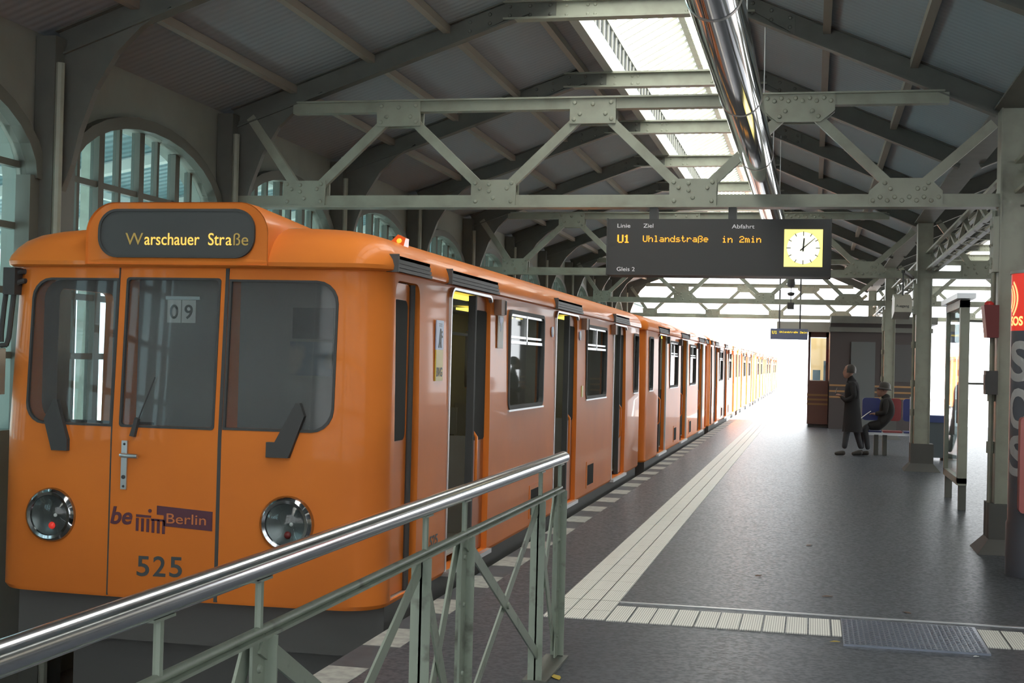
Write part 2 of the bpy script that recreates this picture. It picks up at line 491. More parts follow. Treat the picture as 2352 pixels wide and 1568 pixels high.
for k in range(len(YF) - 1):
    if YF[k+1] < 5: continue
    WN += 1
    yc = (YF[k] + YF[k+1])/2
    A = arch(yc); B = arch(yc, a=1.48, rise=0.74)
    fr = MB()
    for i in range(len(A)-1):
        fr.prism([A[i], A[i+1], B[i+1], B[i]], fx, -5.80, -5.66)
    fr.box(-5.80, -5.68, yc-1.42, yc-1.30, SILL, 2.84).box(-5.80, -5.68, yc+1.30, yc+1.42, SILL, 2.84)
    w = fr.build('window_%d' % WN, 'mullion'); st(w)
    gb = MB()
    for j, dy in enumerate((-1.0, -0.68, -0.34, 0.0, 0.34, 0.68, 1.0)):
        wd_ = 0.085 if j % 2 else 0.042
        top = 2.82 + 0.64*math.sqrt(1 - (dy/1.36)**2)
        gb.box(-5.86, -5.78 if j % 2 else -5.80, yc+dy-wd_/2, yc+dy+wd_/2, SILL, top)
    for z in (1.5, 1.98, 2.46, 2.92):
        h = 1.34 if z < 2.85 else 1.36*math.sqrt(1 - ((z-2.82)/0.64)**2)
        gb.box(-5.855, -5.795, yc-h, yc+h, z-0.025, z+0.025)
    gb.build('glazing_bars', 'mullion', w)
    MB().prism([(yc-1.36, SILL)] + A + [(yc+1.36, SILL)], fx, -5.835, -5.830).build('glass', 'pane_glass', w)

# unseen rear and near right walls with frosted glazing added as fill light
wb = MB().box(-5.95, 9.4, -4.4, -4.2, -1.15, 0.5)
for i in range(13): wb.box(-5.95+1.27*i, -5.85+1.27*i, -4.4, -4.2, 0.5, 6.2)
for z in (1.6, 2.7, 3.8, 4.9, 6.1): wb.box(-5.95, 9.4, -4.38, -4.22, z, z+0.08)
wb = st(wb.build('wall_back', 'steel_dark'))
MB().box(-5.95, 9.4, -4.31, -4.29, 0.5, 6.2).build('gable_fill_glazing', 'rear_fill_glass', wb)  # added fill light behind the camera
wr = MB().box(9.2, 9.4, -4.2, 26.0, -1.15, 1.1).box(9.2, 9.4, -4.2, 26.0, 3.3, 3.98)
for i in range(11): wr.box(9.2, 9.4, -4.2+3.0*i, -3.9+3.0*i, 1.1, 3.3).box(9.25, 9.35, -2.75+3.0*i if i < 10 else 25.9, -2.65+3.0*i if i < 10 else 26.0, 1.1, 3.3)
wr = st(wr.build('wall_right', 'plaster'))
MB().box(9.29, 9.31, -4.2, 26.0, 1.1, 3.3).build('side_fill_glazing', 'side_fill_frost', wr)  # added fill light for the platform side of the train

# wall columns, one thing each
for k, y in enumerate(YF):
    if y < 2: continue
    n = k - [i for i, q in enumerate(YF) if q >= 2][0]
    c = MB().box(-5.74, -5.58, y-0.16, y+0.16, -1.15, 3.9)
    t = thing('wall_column', '%s dark iron column of the left window wall, counted from the camera' % ORD[n], 'column', (-5.66, y, -1.15), 'iron columns of the left wall')
    c.build('shaft', 'steel_dark', t)
    MB().cyl((-5.56, y-0.12, -1.15), (-5.56, y-0.12, 3.7), 0.035, n=8).build('rain_pipe', 'steel', t)
    br = MB()
    pts = [(-5.58, 2.75), (-5.58, 3.86), (-4.75, 4.14)] + [(-4.75 - 0.70*math.sin(PI/2*i/7)**1.0 + 0.0, 2.75 + 1.39*math.cos(PI/2*i/7)) for i in range(1, 7)]
    pts = [(-5.58, 2.75), (-5.58, 3.84), (-4.72, 4.12), (-4.95, 3.98), (-5.16, 3.78), (-5.32, 3.52), (-5.44, 3.2), (-5.50, 2.95)]
    br.prism(pts, fy, y-0.035, y+0.035)
    br.build('knee_bracket', 'steel_dark', t)

# roof frames: rafters and riveted ridge beam
def make_frame(y, mirror, n, side):
    def X(x): return 3.28 - x if mirror else x
    t = thing('roof_frame', '%s riveted rafter frame from the camera under the %s roof' % (ORD[n], side), 'rafter', (X(-1.75), y, 3.7), 'rafter frames of the %s roof' % side)
    MB().ibeam((X(-5.62), y, roof_l(-5.62)-0.105), (X(-2.70), y, roof_l(-2.70)-0.105), 0.12, 0.20).build('rafter', 'steel_dark', t)
    MB().ibeam((X(1.56), y, roof_r(1.56)-0.105), (X(-0.76), y, roof_r(-0.76)-0.105), 0.12, 0.20).build('rafter', 'steel_dark', t)
    rb = MB().ibeam((X(-2.92), y, 4.85), (X(-0.58), y, 4.85), 0.13, 0.18, 0.02)
    rb.build('ridge_beam', 'steel', t)
    for pl in ([(-3.3, roof_l(-3.3)-0.195), (-2.88, 4.775), (-2.42, 4.775), (-2.42, 4.925), (-2.88, 4.925), (-3.3, roof_l(-3.3)-0.015)],
               [(-0.22, roof_r(-0.22)-0.195), (-0.6, 4.775), (-0.98, 4.775), (-0.98, 4.925), (-0.6, 4.925), (-0.22, roof_r(-0.22)-0.015)]):
        gp_ = MB().prism([(X(a), b) for a, b in pl], fy, y-0.026, y-0.012)
        for f_ in (0.06, 0.28, 0.5, 0.72, 0.94):
            for e_ in (0.25, 0.75):
                xa = pl[0][0] + (pl[3][0]-pl[0][0])*f_
                zb = (roof_l(xa) if pl[0][0] < -2 else roof_r(xa)) - 0.105
                zb = min(zb, 4.85)
                gp_.dome((X(xa), y-0.026, zb + (e_-0.5)*0.17), (0,-1,0), 0.019, 0.014, n=8, k=2)
        gp_.build('gusset_plate', 'steel_dark', t)
    rv = MB()
    for x in (-2.32, -2.12, -2.05, -1.2, -1.13):
        for dz in (-0.045, 0.04):
            rv.dome((X(x), y-0.007, 4.85+dz), (0,-1,0), 0.019, 0.014, n=8, k=2)
    rv.build('rivets', 'steel', t)
    return t
fr_n = 0
for y in YF:
    if y < 5: continue
    make_frame(y, False, fr_n, 'left')
    make_frame(y, True, fr_n, 'right')
    fr_n += 1

# purlins
for side, xs, fn in (('left', (-5.02, -4.23, -3.48, -2.70), roof_l), ('right', (-0.72, 0.06, 0.82), roof_r)):
    for i, x in enumerate(xs):
        z = fn(x)
        o = MB().box(x-0.035, x+0.035, Y0H, Y1H, z-0.075, z-0.001).build('purlin', 'purlin')
        tag(o, '%s brown purlin counted from the %s running under the %s roof slope' % (ORD[i].replace('nearest', 'first'), 'wall' if side == 'left' else 'skylight', side), 'purlin', 'purlins of the %s roof slope' % side)

# glazed ridge skylight
sk = thing('skylight', 'long glazed ridge skylight with white bars above the train platform', 'skylight', (-1.7, Y0H, 4.93), 'ridge skylights')
for x0, x1 in ((-2.44, -2.34), (-1.07, -0.97)):
    MB().box(x0, x1, Y0H, Y1H, 4.94, 5.13).build('curb', 'beam_white', sk)
for x in (-2.39, -1.02):
    m_ = MB().box(x-0.03, x+0.03, Y0H, Y1H, 5.44, 5.52)
    y = Y0H + 0.2
    while y < Y1H:
        m_.box(x-0.022, x+0.022, y-0.025, y+0.025, 5.13, 5.44); y += 0.3167
    m_.build('side_frame', 'beam_white', sk)
    MB().box(x-0.004, x+0.004, Y0H, Y1H, 5.13, 5.44).build('side_glass', 'milky_glass', sk)
gb = MB(); gl = MB()
y = Y0H + 0.2
while y < Y1H:
    for xe in (-2.5, -0.91):
        gb.bar((xe, y, 5.50), (-1.705, y, 5.94), 0.022, 0.03)
    y += 0.3167
gb.build('glazing_bars', 'steel', sk)
MB().bar((-1.705, Y0H, 5.95), (-1.705, Y1H, 5.95), 0.08, 0.08).build('ridge_bar', 'steel', sk)
for xe in (-2.5, -0.91):
    MB().add([(xe,Y0H,5.525),(xe,Y1H,5.525),(-1.705,Y1H,5.965),(-1.705,Y0H,5.965)], [(0,1,2,3)]).build('roof_glass', 'milky_glass', sk)
dup(sk, (6.69, 0, 0), 'second glazed ridge skylight over the far right track, beyond the columns', 'ridge skylights')

# riveted lattice trusses
TOPS = (-3.92, -2.04, -0.17); BOTS = (-4.86, -2.97, -1.10, 0.766)
def make_truss(y, label):
    t = thing('roof_truss', label, 'truss', (-2.03, y, 2.97), 'lattice trusses across the hall')
    MB().box(-5.58, 1.56, y-0.055, y+0.055, 3.005, 3.105).box(-5.58, 1.56, y-0.1, y+0.1, 2.985, 3.005).build('lower_chord', 'steel', t)
    MB().box(-5.0, 1.12, y-0.055, y+0.055, 3.905, 4.0).box(-4.95, 1.08, y-0.1, y+0.1, 4.0, 4.015).build('upper_chord', 'steel', t)
    seq = [(-5.45, 3.88)]
    for i, b in enumerate(BOTS):
        seq.append((b, 3.06))
        if i < 3: seq.append((TOPS[i], 3.95))
    seq.append((1.5, 3.72))
    for a, b in zip(seq[:-1], seq[1:]):
        MB().bar((a[0], y-0.02, a[1]), (b[0], y-0.02, b[1]), 0.06, 0.088, up=(0.3,0,1)).build('diagonal', 'steel', t)
    def plate(poly, riv):
        p = MB().prism(poly, fy, y-0.075, y-0.056)
        p.prism(poly, fy, y+0.056, y+0.075)
        for x, z in riv:
            p.dome((x, y-0.074, z), (0,-1,0), 0.022, 0.017, n=8, k=2)
        p.build('gusset_plate', 'steel', t)
    for x in TOPS[:2]:
        plate([(x-0.215, 3.765), (x+0.215, 3.765), (x+0.215, 4.003), (x-0.215, 4.003)],
              [(x+dx, z) for dx, z in ((-0.17, 3.96), (0, 3.945), (0.17, 3.96), (-0.12, 3.855), (0.12, 3.855), (-0.175, 3.805), (0.175, 3.805))])
    x = TOPS[2]
    plate([(x-0.19, 3.752), (x+0.19, 3.752), (x+0.315, 3.86), (x+0.315, 4.0), (x-0.315, 4.0), (x-0.315, 3.86)],
          [(x-0.28+0.062*i, 3.965 if i % 2 == 0 else 3.94) for i in range(10)] + [(x-0.12, 3.85), (x+0.12, 3.85), (x-0.17, 3.8), (x+0.17, 3.8)])
    for x in BOTS[:3]:
        plate([(x-0.215, 2.998), (x+0.215, 2.998), (x+0.215, 3.247), (x-0.215, 3.247)],
              [(x+dx, z) for dx, z in ((-0.175, 3.215), (0.175, 3.215), (-0.13, 3.165), (0.13, 3.165), (0, 3.075), (-0.17, 3.045), (0.17, 3.045), (-0.04, 3.205), (-0.04, 3.14))])
    x = BOTS[3]
    plate([(x-0.312, 2.998), (x+0.312, 2.998), (x+0.312, 3.13), (x+0.20, 3.243), (x-0.19, 3.243), (x-0.312, 3.13)],
          [(x-0.28+0.062*i, 3.045 if i % 2 == 0 else 3.075) for i in range(10)] + [(x-0.18, 3.2), (x-0.13, 3.15), (x+0.1, 3.15), (x+0.16, 3.15), (x+0.19, 3.2)])
    return t
YT = (12.4, 21.9, 31.4, 40.9)
base = make_truss(YT[0], 'nearest riveted lattice truss across the hall, the departure display hangs under it')
for i, y in enumerate(YT[1:]):
    dup(base, (0, y-YT[0], 0), ('second riveted lattice truss, just behind the departure display', 'third riveted lattice truss, seen against the bright end of the hall', 'last riveted lattice truss at the open far end of the hall')[i])
for i, y in enumerate(YT):
    dup(base, (7.30, y-YT[0], 0), '%s lattice truss right of the platform columns, over the far right track' % ORD[i], 'lattice trusses over the right track')

# platform columns
def make_column(y, label):
    t = thing('platform_column', label, 'column', (1.67, y, 0), 'steel columns along the platform')
    MB().box(1.55, 1.565, y-0.13, y+0.13, 0.3, 3.85).box(1.765, 1.78, y-0.13, y+0.13, 0.3, 3.85).box(1.565, 1.765, y-0.10, y-0.085, 0.3, 3.85).box(1.565, 1.765, y+0.085, y+0.10, 0.3, 3.85).build('shaft', 'steel', t)
    MB().add([(1.40,y-0.3,0),(1.94,y-0.3,0),(1.94,y+0.3,0),(1.40,y+0.3,0),(1.50,y-0.18,0.12),(1.84,y-0.18,0.12),(1.84,y+0.18,0.12),(1.50,y+0.18,0.12),(1.50,y-0.18,0.42),(1.84,y-0.18,0.42),(1.84,y+0.18,0.42),(1.50,y+0.18,0.42)],
             [(0,3,2,1),(0,1,5,4),(1,2,6,5),(2,3,7,6),(3,0,4,7),(4,5,9,8),(5,6,10,9),(6,7,11,10),(7,4,8,11),(8,9,10,11)]).build('plinth', 'footing_dark', t)
    dp = MB().cyl((1.52, y-0.02, 0.12), (1.52, y-0.02, 2.96), 0.022, n=8)
    for z in (0.9, 1.35, 1.95, 2.5):
        dp.cyl((1.52, y-0.02, z-0.05), (1.52, y-0.02, z+0.05), 0.034, n=8)
    dp.build('conduit_pipe', 'steel', t)
    bp = MB().box(1.50, 1.552, y-0.12, y+0.12, 2.42, 2.9)
    for z in (2.5, 2.66, 2.82):
        for dy in (-0.07, 0.07): bp.dome((1.50, y+dy, z), (-1,0,0), 0.018, 0.014, n=8, k=2)
    bp.build('splice_plate', 'steel', t)
    return t
c0 = make_column(YT[0], 'nearest steel platform column, beside the red-topped emergency pillar')
for i, y in enumerate(YT[1:]):
    dup(c0, (0, y-YT[0], 0), ('second steel platform column, behind the notice board', 'third steel platform column, behind the seated person', 'last steel platform column at the end of the hall')[i])
# longitudinal girder on the column line
g = MB()
for x in (1.70, 1.84):
    g.box(x-0.03, x+0.03, Y0H, Y1H, 3.10, 3.13)
    g.box(x-0.03, x+0.03, Y0H, Y1H, 3.36, 3.39)
y = Y0H
s_ = 1
while y < Y1H - 0.8:
    g.bar((1.77, y, 3.12 if s_ > 0 else 3.37), (1.77, y+0.79, 3.37 if s_ > 0 else 3.12), 0.05, 0.04); y += 0.79167; s_ = -s_
    g.box(1.70, 1.84, y-0.04, y+0.04, 3.10, 3.115)
tag(g.build('lattice_girder', 'steel'), 'long lattice girder running over the row of platform columns', 'girder')
tag(MB().box(1.60, 1.68, Y0H, Y1H, 3.86, 3.95).box(1.50, 1.78, Y0H, Y1H, 3.84, 3.86).build('valley_gutter', 'steel_dark'), 'dark gutter beam in the roof valley above the platform columns', 'gutter')

# tactile paving
tp = MB()
for i in range(3):
    x0 = -1.575 + 0.129*i
    y = 8.745
    while y < 75:
        tp.box(x0+0.003, x0+0.124, y, y+0.384, 0.0, 0.006); y += 0.39
    tp.box(x0+0.003, x0+0.124, 8.08, 8.37, 0, 0.006).box(x0+0.003, x0+0.124, 8.378, 8.728, 0, 0.006)
tag(tp.build('tactile_strip', 'tactile_rib'), 'long pale ribbed tactile strip running along the platform beside the train', 'tactile paving')
tp = MB()
x = -1.183
while x < 0.19:
    tp.box(x, min(x+0.1225, 0.197), 8.065, 8.575, 0, 0.006); x += 0.1325
tag(tp.build('tactile_strip', 'tactile_rib'), 'short cross strip of pale ribbed tiles from the railing end to the steel plate', 'tactile paving')
tp = MB()
x = 0.995
while x < 4.0:
    tp.box(x, x+0.1225, 8.03, 8.55, 0, 0.006); x += 0.1325
tag(tp.build('tactile_strip', 'tactile_rib'), 'ribbed tiles continuing right of the checkered steel plate', 'tactile paving')
# checker plate with raised bars
cp = MB().box(0.2, 0.985, 7.81, 8.59, 0.0, 0.012)
for i in range(26):
    for j in range(26):
        x = 0.218 + 0.0295*i; y = 7.828 + 0.0295*j
        a = 0.009
        s_ = 1 if (i + j) % 2 else -1
        cp.bar((x-a, y-a*s_, 0.012), (x+a, y+a*s_, 0.012), 0.006, 0.005)
tag(cp.build('checker_plate', 'plate'), 'grey checkered steel cover plate set in the platform floor', 'floor plate')
# pale marks in the platform edge
em = None
for n in range(0, 45):
    y = n + 0.95
    if em is None:
        em = MB().box(-2.335, -2.125, y, y+0.48, 0.0, 0.003).build('edge_mark', 'dash')
        tag(em, 'pale grey square mark in the platform edge beside the train', 'edge marking', 'pale marks along the platform edge')
    else:
        dup(em, (0, n, 0))

# neighbouring canopy seen through the left windows
cn = thing('canopy_roof', 'teal corrugated canopy roof with white beams outside the arched windows', 'canopy', (-10.5, 20, -1.0))
MB().add([(-7.2,-2,4.75),(-14.5,-2,3.35),(-14.5,70,3.35),(-7.2,70,4.75)], [(0,1,2,3)]).build('roof_sheet', 'teal', cn)
for i in range(15):
    y = 1.5 + 3.2*i
    MB().bar((-7.1, y, 4.66), (-14.5, y, 3.25), 0.16, 0.14).build('beam', 'beam_white', cn)
    MB().bar((-9.2, y, 2.9), (-10.6, y, 3.98), 0.08, 0.08).build('brace', 'beam_white', cn)
for x in (-8.6, -10.8, -13):
    MB().bar((x, -2, 4.64-(-7.2-x)*0.192), (x, 70, 4.64-(-7.2-x)*0.192), 0.1, 0.1).build('purlin', 'beam_white', cn)
for i in range(8):
    MB().box(-9.3, -9.1, 3+6.4*i, 3.2+6.4*i, -1.0, 4.4).build('post', 'steel', cn)

# ------------------------------------------------------------------ the orange train
CX, HW, YC0, CL, PITCH = -3.635, 1.235, 7.33, 11.95, 12.6
RC = 0.23
def yfront(x, z=0.5):
    """front skin of a car end: bowed, rounded to the sides, raked above the waist"""
    a = abs(x - CX)
    y = 0.05*(min(a, HW-RC)/HW)**2
    if a > HW - RC:
        d = min(a - (HW - RC), RC)
        y += RC - math.sqrt(max(RC*RC - d*d, 0))
    if z > 1.05: y += 0.05*min((z - 1.05)/0.95, 1.0)
    return YC0 + y
def outline(ins, dyf, n=7, nf=12):
    """plan outline at one level: ins = side inset, dyf = how far the front skin moves back"""
    hw = HW - ins
    r = min(RC, hw*0.8)
    pts = []
    xs = [-(hw-r) + 2*(hw-r)*i/nf for i in range(nf+1)]
    arcR = [(hw - r + r*math.sin(PI/2*i/n), r - r*math.cos(PI/2*i/n)) for i in range(1, n+1)]
    bow = lambda a: 0.05*(a/HW)**2
    front = [(-x, bow(HW-RC)*(1 if hw > r else 0) + y) for x, y in reversed(arcR)] + [(x, bow(x)) for x in xs] + [(x, bow(HW-RC) + y) for x, y in arcR]
    for x, y in front: pts.append((CX + x, YC0 + dyf + y))
    rb = 0.16
    back = [(hw - rb + rb*math.cos(PI/2*i/5), CL - rb + rb*math.sin(PI/2*i/5)) for i in range(6)]
    back += [(-x, y) for x, y in reversed(back)]
    for x, y in back: pts.append((CX + x, YC0 + y - max(dyf, 0)*0.9))
    return pts
#        z     side   front
LEVELS = [(0.09, 0.015, 0.012), (0.115, 0, 0), (0.6, 0, 0), (1.05, 0, 0.0), (1.5, 0.006, 0.024), (2.0, 0.014, 0.05), (2.052, 0.015, 0.053),
          (2.054, 0.002, -0.02), (2.062, -0.010, -0.036), (2.085, -0.012, -0.042), (2.12, -0.004, -0.03), (2.17, 0.018, 0.006), (2.215, 0.055, 0.045), (2.255, 0.115, 0.105), (2.285, 0.20, 0.19),
          (2.315, 0.34, 0.32), (2.335, 0.52, 0.5), (2.348, 0.72, 0.75), (2.354, 0.95, 1.1)]
DOORS = [(1.50, 2.70), (5.35, 6.60), (9.20, 10.35)]
CABDOOR = (0.30, 0.80)
WINS = [(3.32, 4.76), (7.15, 8.62), (11.12, 11.62)]
XS = CX + HW
def solid(bm_m):
    o = bm_m.build('shell', 'orange'); return o
def boolean(o, cut):
    md = o.modifiers.new('cut', 'BOOLEAN'); md.operation = 'DIFFERENCE'; md.solver = 'EXACT'; md.object = cut
    bpy.context.view_layer.update()
    me = bpy.data.meshes.new_from_object(o.evaluated_get(bpy.context.evaluated_depsgraph_get()))
    o.modifiers.clear(); o.data = me
    cm = cut.data; bpy.data.objects.remove(cut); bpy.data.meshes.remove(cm)

def make_car(front, label):
    t = thing('train_car', label, 'train', (CX, (FLIP['L'] - YC0 - CL/2) if FLIP['L'] else YC0 + CL/2, -1.0), 'cars of the orange underground train')
    tf = FLIP['L']; FLIP['L'] = None
    b = MB(); rings = [outline(i, f) for z, i, f in LEVELS]
    N = len(rings[0])
    vs = [(x, y, LEVELS[k][0]) for k, r in enumerate(rings) for x, y in r]
    fs = [(k*N+i, k*N+(i+1) % N, (k+1)*N+(i+1) % N, (k+1)*N+i) for k in range(len(rings)-1) for i in range(N)]
    b.add(vs, fs, True)
    b.add([v for v in vs[:N]], [tuple(reversed(range(N)))])
    b.add([v for v in vs[-N:]], [tuple(range(N))], True)
    bm = bmesh.new()
    # weld caps
    me0 = bpy.data.meshes.new('tmp'); me0.from_pydata(b.v, [], b.f); bm.from_mesh(me0)
    bmesh.ops.remove_doubles(bm, verts=bm.verts, dist=1e-5)
    bmesh.ops.recalc_face_normals(bm, faces=bm.faces)
    me0.clear_geometry(); bm.to_mesh(me0); bm.free()
    o = bpy.data.objects.new('body_shell', me0); COL.objects.link(o)
    # hollow inside, then the openings
    boolean(o, MB().box(CX-HW+0.075, CX+HW-0.075, YC0+0.2, YC0+CL-0.12, 0.17, 2.17).build('c', 'rubber'))
    cut = MB()
    for d0, d1 in DOORS:
        cut.prism(rrect(YC0+d0, YC0+d1, 0.12, 2.03, 0.09, corners=(0,0,1,1)), fx, XS-0.3, XS+0.3)
        cut.prism(rrect(YC0+d0, YC0+d1, 0.9, 1.95, 0.09), fx, XS-2*HW-0.3, XS-2*HW+0.3)
    for d0, d1 in WINS:
        for x in (XS, XS-2*HW):
            cut.prism(rrect(YC0+d0, YC0+d1, 1.15, 1.965, 0.07), fx, x-0.3, x+0.3)
    cut.prism(rrect(YC0+CABDOOR[0], YC0+CABDOOR[1], 0.12, 2.01, 0.08, corners=(0,0,1,1)), fx, XS-0.3, XS+0.3)
    cut.prism(rrect(YC0+0.60, YC0+1.30, 1.0, 1.95, 0.06), fx, XS-2*HW-0.3, XS-2*HW+0.3)
    boolean(o, cut.build('c', 'rubber'))
    FW = [rrect(-4.655, -4.075, 1.105, 1.982, 0.12, corners=(1,0,0,1)), rrect(-4.015, -3.415, 1.105, 1.988, 0.015), rrect(-3.352, -2.69, 1.11, 1.982, 0.13, corners=(0,1,1,0))]
    if front:
        cut = MB()
        for p in FW: cut.prism(p, fy, YC0-0.4, YC0+0.4)
        boolean(o, cut.build('c', 'rubber'))
    me = o.data
    FLIP['L'] = tf
    if tf is not None:
        for v in me.vertices: v.co.y = tf - v.co.y
        me.flip_normals()
    for v in me.vertices: v.co -= t.location
    me.polygons.foreach_set('use_smooth', [True]*len(me.polygons))
    me.set_sharp_from_angle(angle=math.radians(32))
    me.materials.clear(); me.materials.append(M['orange']); me.materials.append(M['roof_top']); me.materials.append(M['interior'])
    for p in me.polygons:
        p.material_index = 0
        c = p.center
        if c.z + t.location.z > 2.325 and abs(c.x) < 0.85: p.material_index = 1
        yl_ = c.y + t.location.y if tf is None else tf - c.y - t.location.y
        if max(abs(me.vertices[i].co.x) for i in p.vertices) < HW - 0.0742 and 0.165 < c.z + t.location.z < 2.175 and YC0 + 0.19 < yl_ < YC0 + CL - 0.115: p.material_index = 2
    o.parent = t
    Y = lambda u: YC0 + u
    # underframe and dark sill band
    MB().box(CX-HW+0.05, XS-0.03, Y(0.28), Y(CL-0.2), -0.22, 0.1).build('sill_band', 'under', t)
    ub = MB().box(CX-HW+0.25, XS-0.25, Y(0.6), Y(CL-0.6), -0.6, -0.22)
    for u in (1.8, 3.4, CL-3.4, CL-1.8):
        for x in (CX-0.72, CX+0.72): ub.cyl((x-0.05, Y(u), -0.55), (x+0.05, Y(u), -0.55), 0.295, n=20)
    ub.build('bogies', 'under', t)
    # inside: floor, lining, partitions, benches, yellow tube lamps
    inn = MB().box(CX-HW+0.08, XS-0.08, Y(0.25), Y(CL-0.13), 0.171, 0.185)
    inn.box(CX-HW+0.08, CX-HW+0.1, Y(0.95), Y(CL-0.2), 0.185, 0.85)
    for u in (1.42, 2.95, 5.1, 6.85, 8.95, 10.6):
        inn.box(XS-0.55, XS-0.085, Y(u), Y(u)+0.03, 0.185, 0.95)
        inn.box(CX-HW+0.085, CX-HW+0.55, Y(u), Y(u)+0.03, 0.185, 0.95)
    inn.box(CX-HW+0.08, XS-0.5, Y(1.42), Y(1.45), 0.185, 2.16)
    inn.build('interior_lining', 'interior', t)
    MB().box(XS-0.5, XS-0.3, Y(1.42), Y(1.45), 0.95, 2.16).box(CX-0.5, CX+0.3, Y(4.6), Y(4.63), 0.95, 1.9).build('interior_panel', 'interior_wood', t)
    bs = MB()
    for u0, u1 in ((3.05, 5.0), (6.95, 8.85), (10.7, 11.7)):
        for x in (XS-0.55, CX-HW+0.1):
            bs.box(x, x+0.45, Y(u0), Y(u1), 0.5, 0.62)
        bs.box(XS-0.14, XS-0.09, Y(u0), Y(u1), 0.62, 1.12)
    bs.build('bench_seats', 'seat', t)
    tb = MB()
    for u in (1.6, 4.6, 7.8, 10.2):
        tb.box(CX-0.42, CX-0.30, Y(u), Y(u)+0.9, 2.125, 2.15).box(CX+0.30, CX+0.42, Y(u), Y(u)+0.9, 2.125, 2.15)
    tb.build('tube_lamps', 'tube', t)
    for u0, u1 in ((2.9, 5.1), (6.8, 8.95)):
        gp = MB().tube([(CX+0.5, Y(u0), 2.12), (CX+0.5, Y(u0), 1.78), (CX+0.5, Y(u1), 1.78), (CX+0.5, Y(u1), 2.12)], 0.016, 6)
        gp.build('grab_rail', 'alu', t)
    # side doors: pulled open, the leaf edge stays in view on the far side
    for d0, d1 in DOORS:
        lf = MB()
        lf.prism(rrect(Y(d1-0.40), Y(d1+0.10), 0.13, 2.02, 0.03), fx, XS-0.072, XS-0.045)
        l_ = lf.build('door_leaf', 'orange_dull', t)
        MB().prism(rrect(Y(d1-0.34), Y(d1+0.02), 0.95, 1.92, 0.06), fx, XS-0.046, XS-0.042).build('door_pane', 'pane_dark', l_)
        MB().box(XS-0.074, XS-0.02, Y(d1-0.44), Y(d1-0.40), 0.13, 2.02).build('rubber_edge', 'rubber', l_)
        MB().tube([(XS-0.04, Y(d1-0.36), 1.02), (XS-0.01, Y(d1-0.36), 0.98), (XS-0.01, Y(d1-0.36), 0.62), (XS-0.04, Y(d1-0.36), 0.58)], 0.012, 6).build('door_handle', 'orange', l_)
        MB().box(XS-0.04, XS+0.035, Y(d0-0.02), Y(d1+0.02), 0.085, 0.118).build('door_step', 'alu', t)
        fr = MB(); q = rrect(Y(d0)-0.010, Y(d1)+0.010, 0.115, 2.040, 0.1, corners=(0,0,1,1)); q2 = rrect(Y(d0)+0.008, Y(d1)-0.008, 0.115, 2.022, 0.085, corners=(0,0,1,1))
        for i in range(len(q)):
            j = (i+1) % len(q)
            if i == 0 or (q[i][0] > Y(d1) - 0.02 and q[j][0] > Y(d1) - 0.02): continue  # bright metal left off the far jamb, its shade put into the shape
            fr.prism([q[i], q[j], q2[j], q2[i]], fx, XS-0.02, XS+0.008)
        fr.build('door_frame', 'alu', t)
    for d0, d1 in DOORS + [CABDOOR]:
        rs = MB()
        for i in range(4):
            rs.box(XS-0.04, XS+0.03-0.006*i, Y(d0-0.10), Y(d1+0.12), 2.055+0.025*i, 2.074+0.025*i)
        rs.box(XS-0.05, XS+0.012, Y(d0-0.10), Y(d1+0.12), 2.055, 2.15)
        rs.box(XS-0.04, XS+0.035, Y(d0-0.115), Y(d0-0.10), 2.05, 2.155)
        rs.build('rain_louvre', 'dark', t)
    # cab door: recessed leaf with a tall window
    cd = MB().prism(rrect(Y(CABDOOR[0])+0.005, Y(CABDOOR[1])-0.12, 0.125, 2.0, 0.06, corners=(0,0,1,1)), fx, XS-0.075, XS-0.04).build('cab_door', 'orange', t)
    MB().prism(rrect(Y(CABDOOR[0])+0.05, Y(CABDOOR[1])-0.18, 1.05, 1.9, 0.05), fx, XS-0.041, XS-0.036).build('cab_door_window', 'pane_dark', cd)
    MB().box(XS-0.041, XS-0.034, Y(CABDOOR[0])+0.03, Y(CABDOOR[0])+0.1, 0.35, 0.92).build('cab_door_vent', 'dark', cd)
    MB().cyl((XS-0.03, Y(CABDOOR[1])-0.12, 0.125), (XS-0.03, Y(CABDOOR[1])-0.12, 2.0), 0.022, n=8).build('hinge_tube', 'rubber', t)
    MB().box(XS-0.06, XS-0.02, Y(CABDOOR[0]), Y(CABDOOR[1]), 0.09, 0.122).build('door_step', 'alu', t)
    # side windows: tinted pane, frame and sliding top lights
    for d0, d1 in WINS:
        q = rrect(Y(d0), Y(d1), 1.15, 1.965, 0.07); q2 = rrect(Y(d0)+0.03, Y(d1)-0.03, 1.18, 1.935, 0.05)
        fr = MB()
        for i in range(len(q)):
            j = (i+1) % len(q)
            fr.prism([q[i], q[j], q2[j], q2[i]], fx, XS-0.05, XS+0.008)
        w = fr.build('side_window', 'rubber', t)
        MB().prism(rrect(Y(d0)+0.01, Y(d1)-0.01, 1.16, 1.955, 0.06), fx, XS-0.034, XS-0.029).build('pane', 'dark_glass', w)
        if d1 - d0 > 1:
            mb = MB().box(XS-0.045, XS-0.005, Y(d0)+0.02, Y(d1)-0.02, 1.69, 1.715).box(XS-0.04, XS-0.01, Y(d0)+0.02, Y(d1)-0.02, 1.735, 1.755)
            mb.box(XS-0.045, XS-0.005, Y((d0+d1)/2)-0.018, Y((d0+d1)/2)+0.018, 1.69, 1.94)
            mb.box(XS-0.045, XS-0.008, Y(d0)+0.03, Y(d1)-0.03, 1.915, 1.94)
            mb.build('slider_frame', 'alu', w)
        MB().box(XS-0.01, XS+0.012, Y(d0)-0.0, Y(d1)+0.0, 1.135, 1.15).build('drip_sill', 'alu', w)
